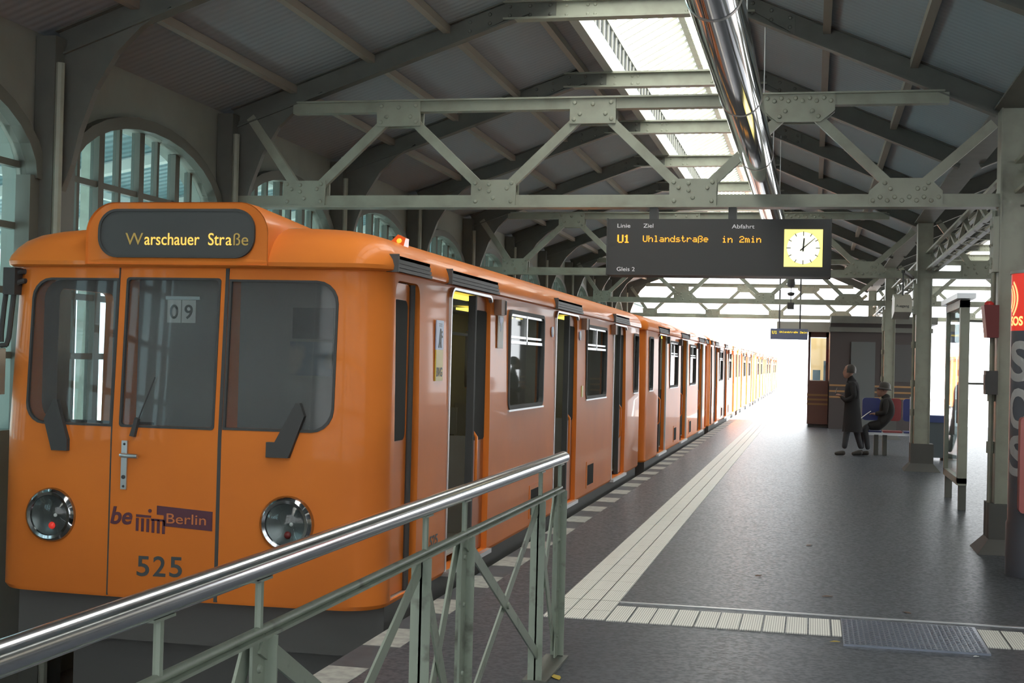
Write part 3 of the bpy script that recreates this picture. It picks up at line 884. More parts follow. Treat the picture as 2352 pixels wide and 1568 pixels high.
    # door call lamps and floor vents
    for u in (2.82, 6.85, 9.02):
        dl = MB().box(XS-0.02, XS+0.045, Y(u), Y(u)+0.13, 1.90, 2.02).build('door_lamp', 'interior_wood', t)
        MB().box(XS+0.005, XS+0.05, Y(u)+0.13, Y(u)+0.16, 1.905, 2.015).build('lamp_hood', 'rubber', dl)
    for u in (4.25, 7.30):
        v = MB().box(XS-0.01, XS+0.006, Y(u), Y(u)+0.5, 0.17, 0.46)
        v_ = v.build('vent_frame', 'orange', t)
        MB().box(XS+0.004, XS+0.009, Y(u)+0.05, Y(u)+0.45, 0.2, 0.42).build('vent_grille', 'pane_dark', v_)
    # bellows between cars
    MB().box(CX-0.5, CX+0.5, Y(CL-0.02), Y(CL+0.32), -0.1, 1.9).build('gangway', 'rubber', t)
    return t

def front_patch(mb, poly, off0, off1, sub=None):
    vs0 = [(x, yfront(x, z) + off0, z) for x, z in poly]; vs1 = [(x, yfront(x, z) + off1, z) for x, z in poly]
    n = len(poly)
    mb.add(vs0 + vs1, [tuple(range(n)), tuple(reversed(range(n, 2*n)))] + [(i, i+n, (i+1) % n+n, (i+1) % n) for i in range(n)])
    return mb

def front_pane(poly, off0, off1):
    x0 = min(p[0] for p in poly); x1 = max(p[0] for p in poly)
    xs = sorted(set([round(p[0], 4) for p in poly] + [round(x0 + (x1-x0)*i/14, 4) for i in range(15)]))
    xs = [x for i, x in enumerate(xs) if i == 0 or x - xs[i-1] > 0.002]
    n = len(poly); cols = []
    for x in xs:
        zz = []
        for i in range(n):
            a, b = poly[i], poly[(i+1) % n]
            if abs(a[0]-b[0]) < 1e-6:
                if abs(a[0]-x) < 3e-3: zz += [a[1], b[1]]
            elif min(a[0], b[0]) - 1e-6 <= x <= max(a[0], b[0]) + 1e-6:
                zz.append(a[1] + (b[1]-a[1])*(x-a[0])/(b[0]-a[0]))
        cols.append((x, min(zz), max(zz)))
    mb = MB(); vs = []
    for off in (off0, off1):
        for x, a, b in cols:
            vs += [(x, yfront(x, a) + off, a), (x, yfront(x, b) + off, b)]
    k = len(cols); fs = []
    for i in range(k-1):
        for o, r in ((0, 1), (2*k, -1)):
            q = (o+2*i, o+2*i+2, o+2*i+3, o+2*i+1)
            fs.append(q[::r])
        fs += [(2*i, 2*k+2*i, 2*k+2*i+2, 2*i+2), (2*i+1, 2*i+3, 2*k+2*i+3, 2*k+2*i+1)]
    fs += [(0, 1, 2*k+1, 2*k), (2*k-2, 4*k-2, 4*k-1, 2*k-1)]
    return mb.add(vs, fs, True)

car = make_car(True, 'front car of the orange underground train, bearing number 525 and a lit destination blind')
# windscreens
for nm, poly in (('windscreen', rrect(-4.66, -4.07, 1.10, 1.987, 0.125, corners=(1,0,0,1))), ('front_door_window', rrect(-4.02, -3.41, 1.10, 1.993, 0.02)), ('windscreen', rrect(-3.357, -2.685, 1.105, 1.987, 0.135, corners=(0,1,1,0)))):
    o = front_pane(poly, 0.012, 0.02).build(nm, 'dark_glass', car)
    g_ = MB(); cx_ = (min(p[0] for p in poly)+max(p[0] for p in poly))/2; cz_ = (min(p[1] for p in poly)+max(p[1] for p in poly))/2
    inner = [(cx_ + (x-cx_)*0.955, cz_ + (z-cz_)*0.97) for x, z in poly]
    for i in range(len(poly)):
        j = (i+1) % len(poly)
        front_patch(g_, [poly[i], poly[j], inner[j], inner[i]], -0.006, 0.014)
    g_.build('rubber_seal', 'rubber', o)
# hood with the destination blind
def hood():
    hb = MB()
    prof = rrect(-4.245, -3.085, 2.06, 2.412, 0.17, 8, corners=(0,0,1,1))
    def prof_at(s):
        # s 0 front .. 1 back: shrinks into the roof
        return [(-3.665 + (x + 3.665)*(1 - 0.10*s), 2.06 + (z + 0.038*math.cos((x+3.665)/0.62*PI/2) - 2.06)*(1 - 0.17*s)) for x, z in prof]
    st_ = [(-0.050, 0.0, 0.985), (-0.062, 0.0, 1.0), (0.10, 0.0, 1.0), (0.5, 0.25, 1.0), (1.0, 0.6, 1.0), (1.6, 0.98, 1.0)]
    rings = []
    for dy, s, k in st_:
        P_ = prof_at(s)
        cx_ = -3.70; cz_ = 2.24
        rings.append([(cx_ + (x-cx_)*k, yfront(x, 0.5) * 0 + YC0 + 0.02 + dy, cz_ + (z-cz_)*k) for x, z in P_])
    n = len(rings[0])
    vs = [v for r in rings for v in r]
    fs = [(i*n+k, i*n+(k+1) % n, (i+1)*n+(k+1) % n, (i+1)*n+k) for i in range(len(rings)-1) for k in range(n)]
    hb.add(vs, fs, True); hb.add(rings[0], [tuple(range(n))])
    return hb.build('blind_hood', 'orange', car, sharp=50)
hd = hood()
KX = 0.989
def qx(x): return x*KX
def qz(z): return 1.55 + (z-1.55)*KX
ds = MB().prism(rrect(qx(-4.195), qx(-3.208), qz(2.118), qz(2.392), 0.115, 8), fy, YC0-0.052, YC0-0.035).build('destination_blind', 'sign_black', car)
rim = MB(); qa = rrect(qx(-4.203), qx(-3.20), qz(2.11), qz(2.40), 0.12, 8); qb = rrect(qx(-4.188), qx(-3.215), qz(2.125), qz(2.385), 0.108, 8)
for i in range(len(qa)):
    j = (i+1) % len(qa); rim.prism([qa[i], qa[j], qb[j], qb[i]], fy, YC0-0.06, YC0-0.04)
rim.build('seal', 'rubber', ds)
BY = YC0 - 0.0545
ZB = 2.179
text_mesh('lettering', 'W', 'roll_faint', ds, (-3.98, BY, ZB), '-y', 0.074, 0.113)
text_mesh('lettering', 'arschauer', 'roll_text', ds, (-3.857, BY, ZB), '-y', 0.074, 0.35, bold=0.004)
text_mesh('lettering', 'Str', 'roll_text', ds, (-3.452, BY, ZB), '-y', 0.074, 0.102, bold=0.004)
text_mesh('lettering', 'a', 'roll_text', ds, (-3.342, BY, ZB), '-y', 0.074, 0.037)
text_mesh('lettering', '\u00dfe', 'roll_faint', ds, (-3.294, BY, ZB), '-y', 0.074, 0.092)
# headlamps
M['lamp_dish'] = mat('lamp_reflector', (0.13, 0.14, 0.14), 0.22, metal=0.6)
for x, z, lit in ((-4.455, 0.555, 'tail_red'), (-2.945, 0.575, 'tail_red_dim')):
    yf = yfront(x)
    h = MB().lathe((x, yf+0.02, z), (0,-1,0), [(0.164, 0.0), (0.164, 0.03), (0.158, 0.05), (0.14, 0.062), (0.122, 0.058), (0.118, 0.045), (0.118, 0.03)], 36).build('headlamp', 'lamp_ring', car)
    MB().lathe((x, yf+0.01, z), (0,-1,0), [(0.119, 0.036), (0.095, 0.028), (0.05, 0.020), (0.0, 0.017)], 32).build('reflector', 'lamp_dish', h)
    MB().lathe((x, yf+0.01, z), (0,-1,0), [(0.119, 0.046), (0.10, 0.060), (0.06, 0.072), (0.0, 0.077)], 32).build('lens', 'glass', h)
    MB().dome((x+0.012, yf-0.016, z-0.062), (0,-1,0), 0.022, 0.014, n=14).build('red_lamp', lit, h)
    MB().dome((x+0.03, yf-0.010, z+0.0), (0,-1,0), 0.012, 0.01, n=10).build('bulb', 'white', h)
# door seams, handle, wipers
for x, w_ in ((-3.372, 0.011), (-4.068, 0.004)):
    sm = MB()
    for z0, z1 in ((0.10, 1.05), (1.05, 2.05)):
        sm.add([(x-w_, yfront(x, z0)-0.002, z0), (x+w_, yfront(x, z0)-0.002, z0), (x+w_, yfront(x, z1)-0.002, z1), (x-w_, yfront(x, z1)-0.002, z1),
                (x-w_, yfront(x, z0)+0.01, z0), (x+w_, yfront(x, z0)+0.01, z0), (x+w_, yfront(x, z1)+0.01, z1), (x-w_, yfront(x, z1)+0.01, z1)],
               [(0,1,2,3),(0,4,5,1),(1,5,6,2),(2,6,7,3),(3,7,4,0)])
    sm.build('door_seam', 'rubber', car)
hy = yfront(-3.97)
hh = MB().box(-3.992, -3.955, hy-0.014, hy+0.004, 0.732, 1.02).build('handle_plate', 'alu', car)
MB().tube([(-3.973, hy-0.012, 0.936), (-3.973, hy-0.05, 0.936), (-3.955, hy-0.055, 0.935), (-3.865, hy-0.055, 0.933)], 0.013, 8).build('lever', 'alu', hh)
MB().cyl((-3.973, hy-0.02, 0.805), (-3.973, hy-0.012, 0.805), 0.012, n=10).dome((-3.973, hy-0.014, 1.0), (0,-1,0), 0.008).dome((-3.973, hy-0.014, 0.75), (0,-1,0), 0.008).build('keyhole', 'rubber', hh)
for p in ([(-3.072, 0.957), (-2.937, 0.957), (-2.85, 1.20), (-2.88, 1.275), (-2.905, 1.275), (-3.022, 1.045), (-3.072, 1.045)], [(-4.452, 0.946), (-4.347, 0.946), (-4.347, 1.015), (-4.392, 1.14), (-4.43, 1.25), (-4.455, 1.25), (-4.512, 1.13)]):
    front_patch(MB(), p, -0.035, 0.0).build('wiper_arm', 'rubber', car)
front_patch(MB(), [(-3.935, 1.05), (-3.905, 1.045), (-3.885, 1.15), (-3.905, 1.16)], -0.03, 0.0).build('window_catch', 'rubber', car)
MB().tube([(-3.895, yfront(-3.9, 1.2)-0.006, 1.15), (-3.80, yfront(-3.9, 1.4)-0.006, 1.40)], 0.004, 6).build('wiper_blade', 'rubber', car)
# route plates, papers and fittings behind the glass
for x, s in ((-3.763, '0'), (-3.669, '9')):
    y_ = yfront(-3.7, 1.8) + 0.035
    pl = MB().box(x, x+0.088, y_, y_+0.004, 1.727, 1.862).build('route_plate', 'paper', car)
    text_mesh('lettering', s, 'black_print', pl, (x+0.018, y_-0.003, 1.752), '-y', 0.086, 0.052, bold=0.01)
MB().box(-3.79, -3.57, YC0+0.1, YC0+0.115, 1.865, 1.885).build('plate_rail', 'alu', car)
MB().box(-3.31, -3.03, YC0+0.93, YC0+0.945, 1.66, 1.86).build('cab_back_window', 'grey_box', car)
MB().box(-3.32, -3.03, YC0+0.92, YC0+0.935, 1.42, 1.64).build('notice_sheet', 'poster', car)
dk = MB().add([(-4.75,YC0+0.21,0.95),(-4.1,YC0+0.21,0.95),(-4.1,YC0+0.6,1.1),(-4.75,YC0+0.6,1.1),(-4.75,YC0+0.21,0.2),(-4.1,YC0+0.21,0.2),(-4.1,YC0+0.6,0.2),(-4.75,YC0+0.6,0.2)], [(0,1,2,3),(7,6,5,4),(0,4,5,1),(1,5,6,2),(2,6,7,3),(3,7,4,0)])
dk.build('driver_desk', 'dark', car)
# numbers, emblem
def front_text(s, x0, z0, h, w, m, **k):
    text_mesh('lettering', s, m, car, (x0, yfront(x0 + (w or 0)/2) - 0.004, z0), '-y', h, w, **k)
for i, ch in enumerate('525'):
    front_text(ch, -3.874 + 0.105*i, 0.228 + 0.003*i, 0.122, 0.08, 'black_print', bold=0.012)
front_text('be', -4.056, 0.527, 0.105, 0.142, 'purple', bold=0.022, shear=0.2)
lg = MB()
yl = yfront(-3.7) - 0.004
lg.prism([(-3.755, 0.645), (-3.402, 0.625), (-3.402, 0.512), (-3.71, 0.527), (-3.71, 0.59), (-3.755, 0.592)], fy, yl, yl+0.003)
lg.prism([(-3.888, 0.588), (-3.792, 0.584), (-3.792, 0.571), (-3.888, 0.573)], fy, yl, yl+0.003)
lg.prism([(-3.792, 0.568), (-3.71, 0.565), (-3.71, 0.553), (-3.792, 0.555)], fy, yl, yl+0.003)
for i in range(6):
    x = -3.888 + 0.034*i
    lg.box(x, x+0.017, yl, yl+0.003, 0.49-0.002*i, 0.566-0.001*i)
lg.cyl((-3.80, yl, 0.612), (-3.80, yl+0.003, 0.612), 0.011, n=12)
lg.build('emblem', 'purple', car)
text_mesh('lettering', 'Berlin', 'orange_print', car, (-3.69, yl-0.002, 0.545), '-y', 0.062, 0.25)
text_mesh('lettering', '525', 'black_print', car, (XS+0.002, 8.44, 0.33), '+x', 0.07, 0.19, bold=0.01)
# side decals
d_ = MB().box(XS-0.004, XS+0.004, 8.475, 8.645, 1.61, 1.803).build('bear_decal', 'blue_decal', car)
bear = [(0.02,0.0),(0.05,0.0),(0.06,0.05),(0.075,0.0),(0.1,0.0),(0.092,0.03),(0.088,0.07),(0.1,0.085),(0.12,0.08),(0.12,0.09),(0.095,0.1),(0.09,0.11),(0.115,0.125),(0.11,0.132),(0.085,0.128),(0.08,0.145),(0.06,0.15),(0.055,0.135),(0.05,0.11),(0.04,0.07),(0.035,0.04)]
MB().prism([(8.50 + a, 1.622 + b*0.85) for a, b in bear], fx, XS+0.003, XS+0.006).build('bear_emblem', 'black_print', d_)
MB().box(XS+0.003, XS+0.006, 8.53, 8.60, 1.765, 1.768).box(XS+0.003, XS+0.006, 8.53, 8.60, 1.778, 1.781).build('small_print', 'black_print', d_)
d_ = MB().box(XS-0.004, XS+0.004, 8.475, 8.645, 1.405, 1.61).build('company_decal', 'yellow_decal', car)
text_mesh('lettering', 'BVG', 'black_print', d_, (XS+0.0045, 8.492, 1.435), '+x', 0.062, 0.135, bold=0.012)
d_ = MB().box(XS-0.004, XS+0.004, 10.24, 10.41, 1.645, 1.90).build('route_decal', 'white', car)
MB().prism([(10.26, 1.89), (10.385, 1.885), (10.37, 1.85), (10.34, 1.835), (10.35, 1.80), (10.31, 1.775), (10.32, 1.82), (10.28, 1.85)], fx, XS+0.003, XS+0.006).build('map_print', mat('blue_print', (0.1, 0.16, 0.4), 0.4), d_)
for y in (12.50, 14.05):
    d_ = MB().prism([(y+0.045*math.cos(2*PI*i/16), 1.83+0.05*math.sin(2*PI*i/16)) for i in range(16)], fx, XS-0.004, XS+0.004).build('round_decal', 'blue_decal', car)
    MB().prism([(y+0.03*math.cos(2*PI*i/12), 1.83+0.034*math.sin(2*PI*i/12)) for i in range(12)], fx, XS+0.003, XS+0.006).build('decal_centre', 'white', d_)
MB().box(XS-0.004, XS+0.004, 14.2, 14.3, 1.18, 1.3).build('warning_decal', 'yellow_decal', car)
# mirror brackets on the left corner, amber beacon on the roof shoulder
xl = CX - HW
mb_ = MB()
mb_.tube([(-4.720, 7.480, 2.026), (-4.755, 7.420, 2.021), (-4.797, 7.420, 2.010), (-4.831, 7.420, 1.977), (-4.850, 7.420, 1.910), (-4.862, 7.420, 1.816), (-4.877, 7.420, 1.644), (-4.875, 7.420, 1.588)], 0.016, 8)
mb_.tube([(-4.712, 7.480, 1.968), (-4.735, 7.420, 1.965), (-4.771, 7.420, 1.956), (-4.794, 7.420, 1.924), (-4.803, 7.420, 1.844), (-4.825, 7.420, 1.616), (-4.839, 7.420, 1.573), (-4.875, 7.420, 1.566)], 0.016, 8)
br_ = mb_.build('mirror_bracket', 'rubber', car)
MB().box(xl+0.02, xl+0.10, 7.38, 7.47, 1.88, 2.045).build('bracket_mount', 'rubber', br_)
bc = MB().bar((-2.60, 8.09, 2.268), (-2.50, 8.09, 2.222), 0.12, 0.018).build('beacon_base', 'rubber', car)
nb_ = Vector((0.42, 0, 0.91)); tb_ = Vector((0.91, 0, -0.42)); yb_ = Vector((0, 1, 0)); c0_ = Vector((-2.545, 8.09, 2.252))
MB().add([c0_ + tb_*a*0.046 + yb_*b*0.055 for a, b in ((-1,-1),(1,-1),(1,1),(-1,1))] + [c0_ + nb_*0.062 + tb_*a*0.028 + yb_*b*0.036 for a, b in ((-1,-1),(1,-1),(1,1),(-1,1))], [(0,3,2,1),(4,5,6,7),(0,1,5,4),(1,2,6,5),(2,3,7,6),(3,0,4,7)]).build('beacon_lens', 'beacon_red', bc)
MB().dome(c0_ + nb_*0.028 - yb_*0.040, -yb_ + nb_*0.3, 0.020, 0.012, n=10).build('beacon_bulb', 'amber', bc)
# roof gutter strip with dark cable on the left shoulder
MB().tube([(-4.55, 7.9, 2.30), (-4.5, 9.2, 2.335), (-4.5, 18.5, 2.335)], 0.02, 6).build('roof_conduit', 'rubber', car)

FLIP['L'] = 2*YC0 + CL + PITCH
car2 = make_car(False, 'second car of the orange underground train, just beyond the first coupling')
FLIP['L'] = None
car3 = make_car(False, 'third car of the orange underground train, washed out by daylight')
for o in [car3]: o.location.y += 2*PITCH
for i in range(3, 7):
    src = car2 if i % 2 else car3
    dup(src, (0, PITCH*(i - (1 if i % 2 else 2)), 0), '%s car of the orange train, in the bright daylight beyond the hall' % ['', '', '', 'fourth', 'fifth', 'sixth', 'seventh'][i])
# running rails
for x in (CX-0.72, CX+0.72):
    o = MB().box(x-0.035, x+0.035, -9, 130, -0.89, -0.85).box(x-0.01, x+0.01, -9, 130, -0.97, -0.89).box(x-0.06, x+0.06, -9, 130, -1.0, -0.97).build('running_rail', 'alu')
    tag(o, 'steel running rail under the %s side of the train' % ('wall' if x < CX else 'platform'), 'rail', 'running rails under the train')

# ------------------------------------------------------------------ railing in the foreground
rl = thing('platform_railing', 'grey-green lattice railing with a polished steel handrail in the foreground', 'railing', (-1.28, 4.5, 0))
RX = -1.28
MB().tube([(RX, 0.6, 1.045), (RX, 7.06, 1.045)], 0.031, 20).build('handrail', 'rail_chrome', rl)
MB().tube([(RX, 7.055, 1.045), (RX, 7.062, 1.045)], 0.0312, 20).build('end_cap', 'alu', rl)
MB().box(RX-0.024, RX+0.024, 0.6, 7.0, 0.872, 0.880).cyl((RX, 0.6, 0.889), (RX, 7.0, 0.889), 0.0115, n=10).build('mid_rail', 'rail_paint', rl)
pairs = [(0.60, 1.12), (2.52, 3.03), (4.45, 4.98), (6.45, 6.96)]
for a, b in pairs:
    for y in (a, b):
        MB().cyl((RX, y, 0.895), (RX, y, 1.02), 0.011, n=8).bar((RX, y-0.045, 1.013), (RX, y+0.045, 1.013), 0.03, 0.006).build('stub_post', 'rail_paint', rl)
        p = MB().box(RX-0.004, RX+0.004, y-0.04, y+0.04, 0.0, 0.875).box(RX-0.035, RX+0.035, y+(0.034 if y == b else -0.04), y+(0.04 if y == b else -0.034), 0.0, 0.875)
        for z in (0.12, 0.36, 0.62, 0.80):
            p.dome((RX+0.004, y, z), (1,0,0), 0.012, 0.009, n=8, k=2)
        p.build('post', 'rail_paint', rl)
    for y0, y1 in ((a, b), (b, a)):
        MB().bar((RX-0.012 if y0 < y1 else RX-0.022, y0, 0.87), (RX-0.012 if y0 < y1 else RX-0.022, y1, 0.06), 0.008, 0.06, up=(0,1,0.2)).build('lacing_bar', 'rail_paint', rl)
    MB().box(RX-0.06, RX+0.06, a-0.05, b+0.05, 0.0, 0.012).build('foot_plate', 'steel_dark', rl)
for (a, b), (c, d) in zip(pairs[:-1], pairs[1:]):
    MB().bar((RX+0.008, b, 0.86), (RX+0.008, c, 0.12), 0.008, 0.05, up=(0,1,0.2)).build('brace', 'rail_paint', rl)
    MB().bar((RX-0.004, b, 0.12), (RX-0.004, c, 0.86), 0.008, 0.05, up=(0,1,0.2)).build('brace', 'rail_paint', rl)
    MB().cyl((RX-0.01, (b+c)/2, 0.49), (RX+0.022, (b+c)/2, 0.49), 0.014, n=10).build('brace_bolt', 'rail_paint', rl)

# ------------------------------------------------------------------ polished duct under the roof
pi = thing('polished_duct', 'long mirror-polished round duct hanging under the skylight', 'duct', (-0.49, -3, 3.3))
pp = MB(); ys = [-3.0]
MB().tube([(-0.49, -3.0, 3.3), (-0.49, 20.8, 3.3)], 0.136, 40).build('pipe', 'chrome', pi)
y = -1.0
while y < 20.5:
    MB().lathe((-0.49, y, 3.3), (0,1,0), [(0.136, -0.02), (0.1385, -0.018), (0.1385, 0.018), (0.136, 0.02)], 40).build('joint_ring', 'alu', pi); y += 2.45
for y in (1.0, 5.8, 9.3, 12.55, 15.57, 18.73):
    MB().cyl((-0.49, y, 3.43), (-0.49, y, roof_r(-0.49)-0.05), 0.006, n=6).build('hanger_rod', 'alu', pi)
MB().lathe((-0.49, 20.78, 3.3), (0,1,0), [(0.0, 0.0), (0.12, 0.0), (0.15, 0.03), (0.15, 0.06), (0.0, 0.06)], 40).build('end_cap', 'alu', pi)

# ------------------------------------------------------------------ departure display
FONT57 = {
 'U': ['10001']*6 + ['01110'], 'h': ['10000','10000','10110','11001','10001','10001','10001'], 'l': ['01100','00100','00100','00100','00100','00100','01110'],
 'a': ['00000','00000','01110','00001','01111','10001','01111'], 'n': ['00000','00000','10110','11001','10001','10001','10001'], 'd': ['00001','00001','01101','10011','10001','10001','01111'],
 's': ['00000','00000','01110','10000','01110','00001','11110'], 't': ['01000','01000','11100','01000','01000','01001','00110'], 'r': ['00000','00000','10110','11001','10000','10000','10000'],
 '\u00df': ['01110','10001','10001','10110','10001','10001','10110','10000'], 'e': ['00000','00000','01110','10001','11111','10000','01110'], 'i': ['00100','00000','01100','00100','00100','00100','01110'],
 '2': ['01110','10001','00001','00110','01000','10000','11111'], 'm': ['00000','00000','11010','10101','10101','10101','10101'], '1': ['00100','01100','00100','00100','00100','00100','01110'], ' ': ['00000']*7}
def led_text(s, x, ztop, p, m, parent, y, name='led_lettering', fat=False):
    b = MB()
    for ch in s:
        for r, row in enumerate(FONT57[ch]):
            for c, v in enumerate(row):
                if v == '1':
                    w_ = p*(0.90 if not fat else 1.35)
                    b.box(x + c*p, x + c*p + w_, y-0.002, y, ztop - (r+1)*p + 0.1*p, ztop - r*p)
        x += 6*p
    return b.build(name, m, parent)
sg = thing('departure_display', 'large black departure display for Uhlandstra\u00dfe with a yellow clock', 'display', (-0.865, 12.4, 2.38), 'departure displays')
SY = 12.22
MB().box(-1.855, 0.128, SY, SY+0.36, 2.365, 2.868).build('case', 'sign_black', sg)
MB().box(-1.865, 0.138, SY-0.008, SY+0.368, 2.357, 2.366).box(-1.865, -1.853, SY-0.008, SY+0.368, 2.357, 2.872).box(0.127, 0.138, SY-0.008, SY+0.368, 2.357, 2.872).build('case_frame', 'dark', sg)
for x in (-1.455, -0.74):
    MB().box(x-0.035, x+0.035, SY+0.1, SY+0.24, 2.868, 2.99).build('hanger', 'dark', sg)
text_mesh('lettering', 'Linie', 'grey_print', sg, (-1.768, SY-0.003, 2.788), '-y', 0.038, 0.118)
text_mesh('lettering', 'Ziel', 'grey_print', sg, (-1.53, SY-0.003, 2.788), '-y', 0.038, 0.09)
text_mesh('lettering', 'Abfahrt', 'grey_print', sg, (-0.735, SY-0.003, 2.783), '-y', 0.038, 0.20)
text_mesh('lettering', 'Gleis 2', 'grey_print', sg, (-1.766, SY-0.003, 2.392), '-y', 0.038, 0.165)
P_ = 0.0098
led_text('U', -1.766, 2.722, 0.0105, 'led', sg, SY-0.003, fat=True)
led_text('1', -1.708, 2.722, 0.0105, 'led', sg, SY-0.003, fat=True)
led_text('Uhlandstra\u00dfe', -1.532, 2.716, 0.0083, 'led', sg, SY-0.003)
led_text('in', -0.82, 2.714, 0.0085, 'led', sg, SY-0.003)
led_text('2min', -0.665, 2.714, 0.0083, 'led', sg, SY-0.003)
ck = MB().box(-0.272, 0.062, SY-0.006, SY, 2.444, 2.776).build('clock_face', 'clock', sg)
cx_, cz_ = -0.105, 2.610
MB().prism([(cx_+0.142*math.cos(2*PI*i/40), cz_+0.142*math.sin(2*PI*i/40)) for i in range(40)], fy, SY-0.008, SY-0.006).build('clock_dial', 'clock_mid', ck)
hb = MB()
for i in range(12):
    a = 2*PI*i/12; w_ = 0.007
    r0 = 0.108 if i % 3 == 0 else 0.118
    hb.bar((cx_+r0*math.sin(a), SY-0.009, cz_+r0*math.cos(a)), (cx_+0.148*math.sin(a), SY-0.009, cz_+0.148*math.cos(a)), 0.002, w_, up=(math.cos(a), 0, -math.sin(a)))
for i in range(60):
    a = 2*PI*i/60
    hb.bar((cx_+0.141*math.sin(a), SY-0.009, cz_+0.141*math.cos(a)), (cx_+0.147*math.sin(a), SY-0.009, cz_+0.147*math.cos(a)), 0.002, 0.0025, up=(math.cos(a), 0, -math.sin(a)))
hb.build('hour_marks', 'black_print', ck)
def hand(a, l0, l1, w0, w1, name):
    s, c = math.sin(a), math.cos(a)
    P2 = [(-l0*s - w0*c, -l0*c + w0*s), (-l0*s + w0*c, -l0*c - w0*s), (l1*s + w1*c, l1*c - w1*s), (l1*s - w1*c, l1*c + w1*s)]
    MB().prism([(cx_+u, cz_+v) for u, v in P2], fy, SY-0.013, SY-0.010).build(name, 'black_print', ck)
hand(math.radians(4), 0.03, 0.088, 0.0075, 0.006, 'hour_hand')
hand(math.radians(49), 0.035, 0.135, 0.0055, 0.0025, 'minute_hand')

# second display further down the platform
s2 = thing('departure_display', 'small far departure display with yellow text, beside the kiosk', 'display', (-0.63, 36, 2.27), 'departure displays')
MB().box(-1.10, -0.15, 35.9, 36.1, 2.28, 2.56).build('case', mat('blue_grey_case', (0.16, 0.19, 0.30), 0.4), s2)
for x in (-0.88, -0.35): MB().box(x-0.02, x+0.02, 35.97, 36.03, 2.56, roof_r(x)).build('hanger', 'dark', s2)
led_text('U1', -1.06, 2.50, 0.0115, 'led_far', s2, 35.898, fat=True)
led_text('Uhlandstra\u00dfe', -0.87, 2.495, 0.0066, 'led_far', s2, 35.898, fat=True)
led_text('2min', -0.345, 2.495, 0.0075, 'led_far', s2, 35.898, fat=True)

# hanging camera housings under the truss
cc = thing('security_camera', 'small dark camera cluster hanging below the trusses before the bright opening', 'camera', (-0.42, 25.3, 2.7))
MB().cyl((-0.42, 25.3, 3.02), (-0.42, 25.3, roof_r(-0.42)-0.01), 0.012, n=6).cyl((-0.42, 25.3, 2.62), (-0.42, 25.3, 3.02), 0.008, n=6).build('drop_rod', 'dark', cc)
MB().lathe((-0.42, 25.3, 3.02), (0,0,1), [(0.0, 0.0), (0.06, 0.01), (0.075, 0.06), (0.06, 0.16), (0.0, 0.17)], 14).build('housing', 'dark', cc)
MB().lathe((-0.42, 25.3, 2.86), (0,0,1), [(0.0, 0.0), (0.05, 0.01), (0.07, 0.05), (0.05, 0.07), (0.0, 0.075)], 14).build('dome', 'dark', cc)
MB().box(-0.48, -0.36, 25.25, 25.35, 2.62, 2.74).build('speaker', 'dark', cc)

# ------------------------------------------------------------------ objects on the right
# emergency pillar
sp = thing('emergency_pillar', 'grey round emergency call pillar with red top and large SOS letters', 'emergency pillar', (1.70, 11.0, 0))
PX, PY, PR = 1.70, 11.0, 0.215
MB().lathe((PX, PY, 0), (0,0,1), [(0.0, 0.0), (PR+0.01, 0.0), (PR+0.01, 0.4), (PR, 0.42), (PR, 1.874)], 40).build('body', 'pillar_grey', sp)
rt = MB().lathe((PX, PY, 0), (0,0,1), [(PR, 1.874), (PR, 2.31)], 40).build('red_top', 'red_lit', sp)
MB().lathe((PX, PY, 0), (0,0,1), [(PR, 2.31), (PR+0.012, 2.312), (PR+0.008, 2.335), (0.0, 2.35)], 40).build('cap', 'alu', sp)
def wrap(o_mb, name, m, parent, ang):
    """bend a flat x,z drawing (centred on x=0) round the pillar, its middle facing angle ang"""
    o_mb.v = [(PX + (PR + y)*math.cos(ang + x/PR), PY + (PR + y)*math.sin(ang + x/PR), z) for x, y, z in o_mb.v]
    return o_mb.build(name, m, parent)
def arc_band(b, cx, cz, r0, r1, a0, a1, n=14):
    for i in range(n):
        t0 = a0 + (a1-a0)*i/n; t1 = a0 + (a1-a0)*(i+1)/n
        b.prism([(cx+r0*math.cos(t0), cz+r0*math.sin(t0)), (cx+r1*math.cos(t0), cz+r1*math.sin(t0)), (cx+r1*math.cos(t1), cz+r1*math.sin(t1)), (cx+r0*math.cos(t1), cz+r0*math.sin(t1))], fy, 0.001, 0.003)
AF = math.radians(-118)
wv = MB()
for r in (0.09, 0.125, 0.16): arc_band(wv, -0.285, 2.12, r, r+0.016, -0.85, 0.85)
wrap(wv, 'wave_symbol', 'yellow_lit', rt, AF)
def sos_text(s, h, w, x, z, m, name, parent):
    o = text_mesh(name, s, m, None, (0, 0, 0), '-y', h, w, bold=0.03)
    off = sp.location
    bm = bmesh.new(); bm.from_mesh(o.data)
    for i in range(-2, 40):
        bmesh.ops.bisect_plane(bm, geom=bm.verts[:]+bm.edges[:]+bm.faces[:], plane_co=(0.012*i, 0, 0), plane_no=(1, 0, 0))
    bm.to_mesh(o.data); bm.free()
    for v in o.data.vertices:
        v.co = Vector((PX + (PR+0.002)*math.cos(AF + (x + v.co.x)/PR), PY + (PR+0.002)*math.sin(AF + (x + v.co.x)/PR), z + v.co.z)) - off
    o.parent = parent
sos_text('SOS', 0.07, 0.15, -0.21, 1.915, 'yellow_lit', 'lettering', rt)
for i, ch in enumerate('SOS'):
    sos_text(ch, 0.30, 0.22, -0.20, 1.50 - 0.36*i, 'white', 'lettering', sp)
MB().prism(rrect(1.53, 1.76, 0.5, 1.22, 0.03), fy, 10.72, 10.83).build('call_panel', mat('faded_red_panel', (0.42, 0.10, 0.09), 0.3), sp)

